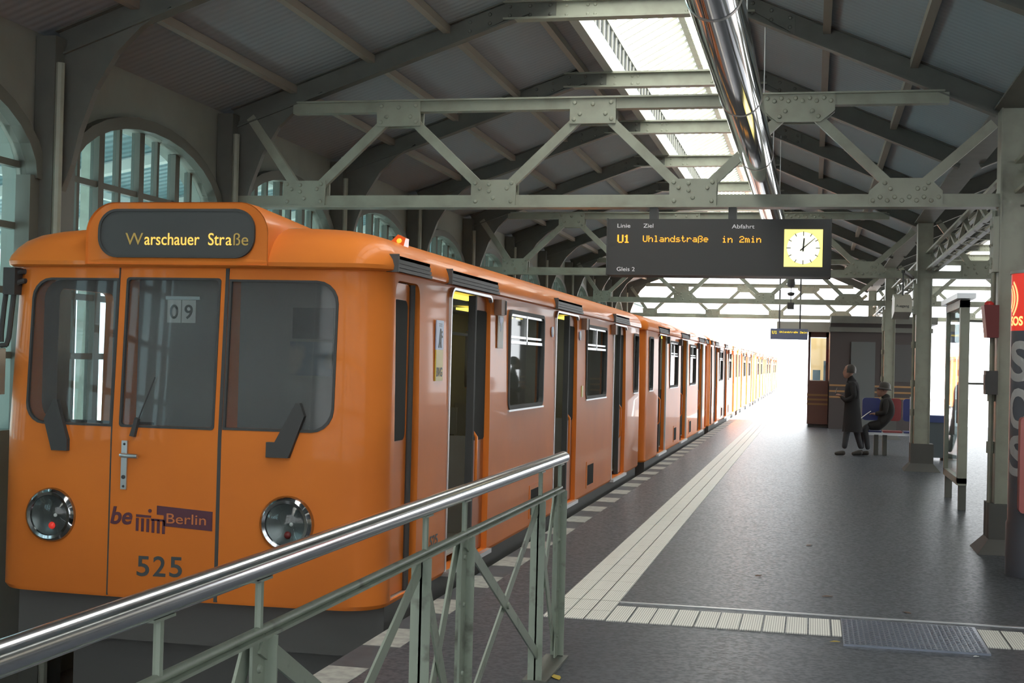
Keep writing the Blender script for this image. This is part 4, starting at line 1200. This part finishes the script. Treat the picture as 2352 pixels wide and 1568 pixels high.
# red box and grey box on the nearest column
rb_ = thing('red_alarm_box', 'dark red tapered box fixed to the nearest platform column', 'alarm box', (1.46, 12.3, 1.84))
MB().add([(1.455,12.2,1.85),(1.55,12.2,1.85),(1.55,12.42,1.85),(1.455,12.42,1.85),(1.425,12.2,2.13),(1.55,12.2,2.13),(1.55,12.42,2.13),(1.425,12.42,2.13)], [(0,3,2,1),(4,5,6,7),(0,1,5,4),(1,2,6,5),(2,3,7,6),(3,0,4,7)]).build('case', 'red_dim', rb_)
MB().lathe((1.48, 12.3, 2.13), (0,0,1), [(0.04, 0.0), (0.04, 0.02), (0.02, 0.035), (0, 0.037)], 12).build('cap', 'red', rb_)
tag(MB().box(1.452, 1.55, 12.2, 12.36, 1.36, 1.565).box(1.447, 1.453, 12.22, 12.34, 1.40, 1.53).build('switch_box', 'dark'), 'small black box on the nearest platform column below the red box', 'box')

# notice board on legs, seen edge-on
nb = thing('notice_board', 'tall glazed notice board on two legs, seen nearly edge-on', 'notice board', (1.66, 16.7, 0))
for y in (15.90, 17.45):
    MB().box(1.62, 1.70, y-0.045, y+0.045, 0.0, 0.32).build('leg', 'steel_dark', nb)
MB().box(1.60, 1.70, 15.82, 15.92, 0.3, 2.35).box(1.60, 1.70, 17.42, 17.52, 0.3, 2.35).box(1.60, 1.70, 15.82, 17.52, 0.28, 0.36).box(1.60, 1.70, 15.82, 17.52, 2.27, 2.36).build('frame', 'steel', nb)
MB().box(1.625, 1.632, 15.92, 17.42, 0.36, 2.27).build('front_glass', 'glass', nb)
MB().box(1.667, 1.674, 15.92, 17.42, 0.36, 2.27).build('back_glass', 'glass', nb)
MB().box(1.648, 1.652, 16.05, 16.55, 0.95, 1.75).box(1.648, 1.652, 16.75, 17.3, 0.8, 1.9).build('poster', 'poster', nb)
MB().bar((1.65, 15.7, 2.395), (1.65, 17.64, 2.395), 0.2, 0.06).build('canopy', 'alu', nb)
for z, x in ((2.12, 1.98), (1.42, 1.86)):
    MB().bar((1.70, 15.87, z), (x, 15.87, z), 0.02, 0.025).build('bracket', 'steel_dark', nb)

# white direction box hanging askew beside the second column
lb = thing('direction_box', 'white box sign with grey lettering hanging left of the second column', 'sign', (1.25, 20.3, 2.3))
bx = MB().prism([(20.0, 2.38), (20.62, 2.30), (20.7, 2.42), (20.62, 2.62), (20.45, 2.66), (20.0, 2.58)], fx, 1.12, 1.36).build('box', 'cream', lb)
text_mesh('lettering', 'Ausgang', 'black_print', bx, (1.14, 19.996, 2.45), '-y', 0.04, 0.18)
MB().cyl((1.25, 20.3, 2.6), (1.25, 20.3, 3.0), 0.012, n=6).build('drop_rod', 'dark', lb)
MB().bar((1.25, 20.3, 2.98), (1.48, 21.7, 2.98), 0.05, 0.04).build('bracket', 'dark', lb)

# bench, waiting people, bins
bn = thing('platform_bench', 'bench with blue and red plastic seats between the standing person and the second column', 'bench', (1.35, 25.45, 0))
MB().box(0.85, 1.95, 25.42, 25.5, 0.36, 0.42).build('beam', 'alu', bn)
for x in (1.15, 1.30): MB().box(x-0.04, x+0.04, 25.40, 25.52, 0.0, 0.37).build('leg', 'steel_dark', bn)
for i, x in enumerate((0.9, 1.26, 1.62)):
    s_ = MB().box(x, x+0.33, 25.2, 25.62, 0.42, 0.45).build('seat', 'blue_seat' if i != 1 else 'red_seat', bn)
    MB().prism(rrect(x, x+0.33, 0.62, 1.03, 0.06), fy, 25.62, 25.65).build('backrest', 'blue_seat' if i != 1 else 'red_seat', bn)
MB().tube([(1.72, 25.15, 0.0), (1.72, 25.15, 1.08)], 0.014, 6).build('support_pole', 'alu', bn)

def bin_(x, y, label):
    t = thing('litter_bin', label, 'litter bin', (x, y, 0), 'litter bins by the columns')
    MB().add([(x-0.16,y-0.16,0.05),(x+0.16,y-0.16,0.05),(x+0.16,y+0.16,0.05),(x-0.16,y+0.16,0.05),(x-0.19,y-0.19,0.66),(x+0.19,y-0.19,0.66),(x+0.19,y+0.19,0.66),(x-0.19,y+0.19,0.66)], [(0,3,2,1),(4,5,6,7),(0,1,5,4),(1,2,6,5),(2,3,7,6),(3,0,4,7)]).build('body', 'bin_grey', t)
    MB().box(x-0.205, x+0.205, y-0.205, y+0.205, 0.66, 0.78).build('lid', 'bin_blue', t)
    for dx in (-0.1, 0.1): MB().box(x+dx-0.02, x+dx+0.02, y-0.1, y+0.1, 0.0, 0.05).build('foot', 'dark', t)
    return t
bin_(2.12, 24.6, 'blue-lidded grey litter bin behind the second platform column')

def fingers(chains, base, out, up, L, side):
    """five unequal bent fingers as skin chains rooted in the palm"""
    base = Vector(base); out = Vector(out).normalized(); up = Vector(up).normalized(); sd_ = out.cross(up).normalized()
    for i, (ln, sp_) in enumerate(((0.8, -0.030), (0.97, -0.010), (1.0, 0.010), (0.86, 0.028))):
        a = base + sd_*sp_
        m1 = a + out*0.035*ln + up*-0.006
        m2 = m1 + out*0.022*ln + up*-0.018
        chains.append([(a, 0.010), (m1, 0.0088), (m2, 0.0078)])
    a = base + sd_*0.036*side - out*0.035
    chains.append([(a, 0.011), (a + sd_*0.022*side + out*0.02 - up*0.01, 0.0095), (a + sd_*0.018*side + out*0.045 - up*0.02, 0.0085)])

def skin_mesh(name, chains, m, parent, sub=1, root=0):
    """chains: lists of (point, radius); equal points are welded"""
    verts = []; idx = {}; edges = []; rad = []
    for ch in chains:
        prev = None
        for p, r in ch:
            k = tuple(round(c, 4) for c in p)
            if k not in idx:
                idx[k] = len(verts); verts.append(Vector(p)); rad.append(r)
            i = idx[k]
            if prev is not None and prev != i: edges.append((prev, i))
            prev = i
    off = Vector((0,0,0)); q = parent
    while q is not None: off += q.location; q = q.parent
    me = bpy.data.meshes.new(name); me.from_pydata([v - off for v in verts], edges, [])
    o = bpy.data.objects.new(name, me); COL.objects.link(o)
    md = o.modifiers.new('skin', 'SKIN'); md.use_smooth_shade = True
    sv = me.skin_vertices[0].data
    for i, r in enumerate(rad):
        rr = r if isinstance(r, tuple) else (r, r)
        sv[i].radius = rr
        sv[i].use_root = (i == root)
    o.modifiers.new('sub', 'SUBSURF').levels = sub
    o.modifiers['sub'].render_levels = sub
    bpy.context.view_layer.update()
    nm = bpy.data.meshes.new_from_object(o.evaluated_get(bpy.context.evaluated_depsgraph_get()))
    o.modifiers.clear(); o.data = nm
    nm.materials.clear(); nm.materials.append(M[m])
    nm.polygons.foreach_set('use_smooth', [True]*len(nm.polygons))
    o.parent = parent
    return o
def head(parent, c, face, hair_long=False):
    """head with brow, nose, mouth, chin and ears; face = unit direction in plan"""
    c = Vector(c); f = Vector(face).normalized(); s = Vector((0,0,1)).cross(f)
    b = MB(); n = 16; prof = [(-0.125, 0.028, 0.045), (-0.105, 0.05, 0.035), (-0.07, 0.062, 0.022), (-0.03, 0.07, 0.008), (0.01, 0.075, 0.0), (0.05, 0.076, -0.004), (0.085, 0.066, -0.008), (0.11, 0.04, -0.01), (0.12, 0.012, -0.01)]
    vs = []
    for z, r, fo in prof:
        for i in range(n):
            a = 2*PI*i/n
            rf = r*1.22*math.cos(a); rs = r*math.sin(a)
            if i == 0:
                rf += {-0.03: 0.022, 0.01: 0.012, -0.07: 0.008, 0.05: -0.002}.get(z, 0)
            if i in (1, n-1) and z == 0.01: rf -= 0.010
            vs.append(c + f*(rf + fo) + s*rs + Vector((0,0,z)))
    fs = [(k*n+i, k*n+(i+1) % n, (k+1)*n+(i+1) % n, (k+1)*n+i) for k in range(len(prof)-1) for i in range(n)]
    b.add(vs, fs, True); b.add(vs[:n], [tuple(range(n))]); b.add(vs[-n:], [tuple(range(n))])
    for sd_ in (-1, 1):
        b.dome(c + s*0.07*sd_ - f*0.005 + Vector((0,0,-0.01)), s*sd_, 0.024, 0.014, n=8)
    h = b.build('head', 'skin', parent, sharp=80)
    e = MB()
    for sd_ in (-1, 1): e.dome(c + f*0.083 + s*0.03*sd_ + Vector((0,0,0.012)), f, 0.010, 0.006, n=8)
    e.build('eyes', 'hair', h)
    mo = MB().bar(c + f*0.088 - s*0.02 + Vector((0,0,-0.075)), c + f*0.088 + s*0.02 + Vector((0,0,-0.075)), 0.006, 0.007)
    mo.build('mouth', mat('lips', (0.28, 0.12, 0.1), 0.6), h)
    return h

# standing person looking at a phone
p1 = thing('person', 'person standing in a long dark coat, looking down at a phone', 'person', (0.70, 24.9, 0))
px, py = 0.70, 24.9
pel = Vector((px, py, 0.80)); ch = []
ch.append([(pel, (0.125, 0.14)), (Vector((px-0.005, py, 1.0)), (0.12, 0.14)), (Vector((px, py, 1.18)), (0.125, 0.165)), (Vector((px-0.01, py, 1.30)), (0.09, 0.13)), (Vector((px-0.03, py, 1.37)), (0.055, 0.055)), (Vector((px-0.045, py, 1.45)), (0.05, 0.05))])
body = skin_mesh('coat', ch[:1] + [[(Vector((px, py, 1.18)), (0.125, 0.165)), (Vector((px-0.01, py-0.17, 1.28)), 0.062), (Vector((px+0.03, py-0.21, 1.06)), 0.05), (Vector((px-0.12, py-0.15, 0.98)), 0.042), (Vector((px-0.20, py-0.08, 1.06)), 0.032)],
    [(Vector((px, py, 1.18)), (0.125, 0.165)), (Vector((px-0.01, py+0.17, 1.28)), 0.062), (Vector((px+0.04, py+0.22, 1.04)), 0.05), (Vector((px-0.10, py+0.17, 0.95)), 0.042), (Vector((px-0.17, py+0.10, 1.04)), 0.032)],
    [(pel, (0.125, 0.14)), (Vector((px+0.01, py, 0.62)), (0.13, 0.15)), (Vector((px+0.02, py, 0.47)), (0.14, 0.16))]], 'cloth_black', p1, 2)
sk_ = MB(); rr_ = [(1.02, 0.128, 0.158, 0.0), (0.88, 0.135, 0.165, 0.0), (0.72, 0.15, 0.175, 0.005), (0.56, 0.165, 0.185, 0.01), (0.43, 0.18, 0.195, 0.015)]
vs_ = [(px + o_ + a_*math.cos(2*PI*i/20)*(1 + 0.04*math.sin(5*2*PI*i/20)), py + b_*math.sin(2*PI*i/20), z_) for z_, a_, b_, o_ in rr_ for i in range(20)]
sk_.add(vs_, [(k*20+i, k*20+(i+1) % 20, (k+1)*20+(i+1) % 20, (k+1)*20+i) for k in range(4) for i in range(20)], True)
sk_.build('coat_skirt', 'cloth_black', p1, sharp=80)
lc = []
for sy, fxo in ((-0.08, -0.12), (0.08, 0.13)):
    lc.append([(Vector((px, py, 0.75)), 0.09), (Vector((px+fxo*0.3, py+sy, 0.66)), 0.085), (Vector((px+fxo*0.75, py+sy, 0.40)), 0.06), (Vector((px+fxo*1.2+0.02, py+sy, 0.12)), 0.048)])
skin_mesh('trousers', lc, 'jeans', p1, 2)
sc_ = []
for sy, fxo in ((-0.08, -0.12), (0.08, 0.13)):
    ax = px+fxo*1.2+0.02
    sc_.append([(Vector((ax+0.03, py+sy, 0.055)), 0.048), (Vector((ax-0.06, py+sy, 0.05)), 0.046), (Vector((ax-0.17, py+sy, 0.032)), 0.03)])
for q in sc_: skin_mesh('shoe', [q], 'hair', p1, 2)
hn = []
fingers(hn, (px-0.235, py-0.075, 1.085), (-0.8, 0.1, 0.35), (0.2, -0.3, 0.9), 1, 1)
skin_mesh('hand', [[(Vector((px-0.195, py-0.08, 1.055)), 0.024), (Vector((px-0.235, py-0.075, 1.085)), (0.034, 0.018))]] + [[(Vector((px-0.235, py-0.075, 1.085)), (0.034, 0.018))] + c for c in hn], 'skin', p1, 1)
hn = []
fingers(hn, (px-0.205, py+0.085, 1.065), (-0.8, -0.2, 0.35), (0.2, 0.3, 0.9), 1, -1)
skin_mesh('hand', [[(Vector((px-0.165, py+0.10, 1.035)), 0.024), (Vector((px-0.205, py+0.085, 1.065)), (0.034, 0.018))]] + [[(Vector((px-0.205, py+0.085, 1.065)), (0.034, 0.018))] + c for c in hn], 'skin', p1, 1)
head(p1, (px-0.06, py, 1.51), (-1, -0.15, 0))
hr = MB()
hr.lathe((px-0.04, py, 1.50), (0.05, 0, 1), [(0.094, -0.02), (0.096, 0.04), (0.085, 0.09), (0.05, 0.125), (0.0, 0.135)], 16)
hr.build('hair', 'hair', p1)
ph = MB().bar((px-0.30, py-0.03, 1.10), (px-0.27, py+0.02, 1.20), 0.07, 0.010, up=(1,0.3,0.3)).build('phone', 'dark')
tag(ph, 'dark phone held by the standing person in the long coat', 'phone')

# seated person with a hat
p2 = thing('person', 'person sitting on the bench in a dark coat and round hat, holding a light sheet', 'person', (1.30, 25.3, 0))
qx, qy = 1.30, 25.22
pel = Vector((qx+0.02, qy, 0.56))
chest = Vector((qx+0.02, qy, 0.93))
skin_mesh('coat', [[(pel, (0.15, 0.17)), (Vector((qx+0.04, qy, 0.74)), (0.14, 0.165)), (chest, (0.13, 0.165)), (Vector((qx, qy, 1.04)), (0.08, 0.11)), (Vector((qx-0.03, qy, 1.12)), 0.05)],
    [(chest, (0.13, 0.165)), (Vector((qx, qy-0.17, 0.99)), 0.06), (Vector((qx-0.02, qy-0.21, 0.78)), 0.05), (Vector((qx-0.19, qy-0.12, 0.75)), 0.036)],
    [(chest, (0.13, 0.165)), (Vector((qx, qy+0.17, 0.99)), 0.06), (Vector((qx-0.02, qy+0.21, 0.78)), 0.05), (Vector((qx-0.18, qy+0.12, 0.75)), 0.036)],
    [(pel, (0.15, 0.17)), (Vector((qx-0.12, qy-0.09, 0.55)), 0.095), (Vector((qx-0.33, qy-0.09, 0.53)), 0.075)],
    [(pel, (0.15, 0.17)), (Vector((qx-0.12, qy+0.09, 0.55)), 0.095), (Vector((qx-0.31, qy+0.09, 0.53)), 0.075)]], 'cloth_grey', p2, 2)
skin_mesh('trousers', [[(Vector((qx-0.25, qy-0.09, 0.54)), 0.07), (Vector((qx-0.37, qy-0.09, 0.50)), 0.065), (Vector((qx-0.33, qy-0.09, 0.28)), 0.055), (Vector((qx-0.30, qy-0.09, 0.10)), 0.045)]], 'jeans', p2, 2)
skin_mesh('trousers', [[(Vector((qx-0.24, qy+0.09, 0.54)), 0.07), (Vector((qx-0.35, qy+0.09, 0.50)), 0.065), (Vector((qx-0.42, qy+0.09, 0.28)), 0.055), (Vector((qx-0.40, qy+0.09, 0.10)), 0.045)]], 'jeans', p2, 2)
for dx, sy in ((-0.30, -0.09), (-0.40, 0.09)):
    skin_mesh('shoe', [[(Vector((qx+dx+0.03, qy+sy, 0.052)), 0.045), (Vector((qx+dx-0.05, qy+sy, 0.048)), 0.043), (Vector((qx+dx-0.14, qy+sy, 0.032)), 0.03)]], 'hair', p2, 2)
for sd_, a in ((1, Vector((qx-0.235, qy-0.10, 0.755))), (-1, Vector((qx-0.225, qy+0.10, 0.755)))):
    hn = []
    fingers(hn, a, (-0.9, 0.2*sd_, 0.1), (0, 0, 1), 1, sd_)
    skin_mesh('hand', [[(a + Vector((0.05, -0.015*sd_, -0.005)), 0.024), (a, (0.034, 0.018))]] + [[(a, (0.034, 0.018))] + c for c in hn], 'skin', p2, 1)
head(p2, (qx-0.055, qy, 1.19), (-1, -0.1, 0))
MB().lathe((qx-0.035, qy, 1.20), (0.12, 0, 1), [(0.13, -0.01), (0.135, 0.005), (0.105, 0.03), (0.10, 0.09), (0.07, 0.125), (0.0, 0.135)], 18).build('hat', 'hair', p2)
ps = MB().add([(qx-0.33,qy-0.12,0.75),(qx-0.26,qy-0.12,0.80),(qx-0.26,qy+0.12,0.80),(qx-0.33,qy+0.12,0.75),(qx-0.44,qy-0.12,0.66),(qx-0.44,qy+0.12,0.66)], [(0,1,2,3),(4,0,3,5)]).build('paper_sheet', 'paper')
tag(ps, 'light paper sheet in the hands of the seated person', 'paper')

# ------------------------------------------------------------------ hut at the far end and lit kiosk
ht = thing('platform_hut', 'dark brown platform hut behind the two waiting people', 'hut', (1.6, 37.3, 0))
MB().box(0.42, 2.9, 35.7, 39.2, 0.0, 2.72).build('wall', 'brown_dark', ht)
MB().box(0.43, 3.05, 35.5, 39.4, 2.72, 2.90).box(0.40, 2.95, 35.64, 35.72, 2.5, 2.62).build('roof_edge', 'steel_dark', ht)
MB().box(0.95, 1.55, 35.66, 35.7, 0.05, 2.25).build('door', 'grey_box', ht)
sb = MB()
for z in (0.80, 0.95, 1.10): sb.box(0.42, 2.9, 35.69, 35.70, z, z+0.045)
sb.build('stripes', 'stripe', ht)
MB().box(1.7, 2.7, 35.68, 35.7, 1.25, 2.2).build('window', 'dark', ht)
kk = thing('kiosk', 'small brown kiosk with a warm lit window and ochre stripes', 'kiosk', (0.13, 37.6, 0))
MB().box(-0.13, 0.40, 36.45, 39.2, 0.08, 1.22).build('counter_wall', 'brown', kk)
sb = MB()
for z in (0.58, 0.70, 0.82): sb.box(-0.135, 0.40, 36.44, 36.45, z, z+0.05).box(-0.137, -0.13, 36.45, 39.2, z, z+0.05)
sb.build('stripes', 'stripe', kk)
MB().box(-0.13, -0.07, 36.45, 36.51, 1.22, 2.5).box(0.33, 0.40, 36.45, 36.51, 1.22, 2.5).box(-0.13, 0.40, 36.45, 36.51, 2.36, 2.5).build('window_frame', 'brown', kk)
MB().box(-0.07, 0.33, 36.47, 36.475, 1.22, 2.36).build('window_glass', 'glass', kk)
MB().box(-0.07, 0.36, 38.9, 39.0, 1.22, 2.4).build('lit_back_wall', 'kiosk_lit', kk)
MB().box(0.28, 0.36, 37.2, 37.6, 1.22, 1.75).box(0.0, 0.2, 37.8, 38.0, 1.22, 1.5).build('goods', mat('blue_goods', (0.1, 0.35, 0.5), 0.5), kk)
MB().box(-0.95, 0.42, 36.3, 39.4, 2.5, 2.76).build('canopy', 'cream', kk)
MB().box(-0.9, 0.35, 36.5, 39.2, 2.485, 2.50).build('canopy_lamp', 'lamp_white', kk)
MB().box(-0.1, 0.42, 36.5, 39.1, 0.0, 0.08).build('plinth', 'dark', kk)
tag(MB().box(0.33, 0.40, 36.2, 36.4, 1.7, 2.05).build('red_sign', 'red_dim'), 'small dark red sign at the corner between kiosk and hut', 'sign')

# ------------------------------------------------------------------ station name sign on the left wall
ns = thing('station_sign', 'cream station name sign behind the train, only its last letters in view', 'sign', (-5.6, 7.4, 1.2))
MB().box(-5.62, -5.56, 6.1, 8.52, 1.225, 1.55).build('panel', 'cream', ns)
text_mesh('lettering', 'Warschauer Stra\u00dfe', 'black_print', ns, (-5.557, 6.2, 1.325), '+x', 0.125, 2.24, bold=0.008)
MB().box(-5.56, -5.55, 6.1, 8.52, 1.555, 1.575).build('green_edge', mat('green_edge', (0.05, 0.14, 0.08), 0.5), ns)
for y in (6.4, 8.2): MB().box(-5.75, -5.62, y-0.02, y+0.02, 1.36, 1.4).build('bracket', 'dark', ns)

# ------------------------------------------------------------------ litter on the floor
LV = [(-1.2, 6.55, 0.05, 'yellow leaf on the floor at the railing end', 'leaf'), (-0.36, 10.2, 0.035, 'brown leaf on the floor left of the cross strip middle', 'leaf_brown'), (0.0, 12.1, 0.04, 'brown leaf farthest out on the bright platform floor', 'leaf_brown'), (0.13, 9.45, 0.035, 'brown leaf on the floor just behind the cross strip', 'leaf_brown'), (0.155, 7.9, 0.025, 'tiny yellow leaf left of the checker plate', 'leaf'), (0.62, 9.0, 0.03, 'brown leaf on the floor behind the checker plate', 'leaf_brown'), (0.9, 7.75, 0.015, 'white scrap on the floor in front of the checker plate', 'paper')]
for x, y, s, lab, m in LV:
    a = random.uniform(0, 6.28)
    pts = [(-1.2, 0), (-0.5, 0.42), (0.2, 0.5), (0.6, 0.2), (1.2, 0.1), (0.7, -0.2), (0.1, -0.45), (-0.6, -0.35)]
    v0 = [(x + s*(u*math.cos(a) - v*math.sin(a)), y + s*(u*math.sin(a) + v*math.cos(a)), 0.002 + 0.006*abs(v)) for u, v in pts]
    v1 = [(p[0], p[1], p[2]+0.002) for p in v0]
    n = len(pts)
    tag(MB().add(v0+v1, [tuple(range(n)), tuple(range(n, 2*n))] + [(i, i+n, (i+1) % n+n, (i+1) % n) for i in range(n)]).build('fallen_leaf' if m != 'paper' else 'paper_scrap', m), lab, 'leaf' if m != 'paper' else 'paper')
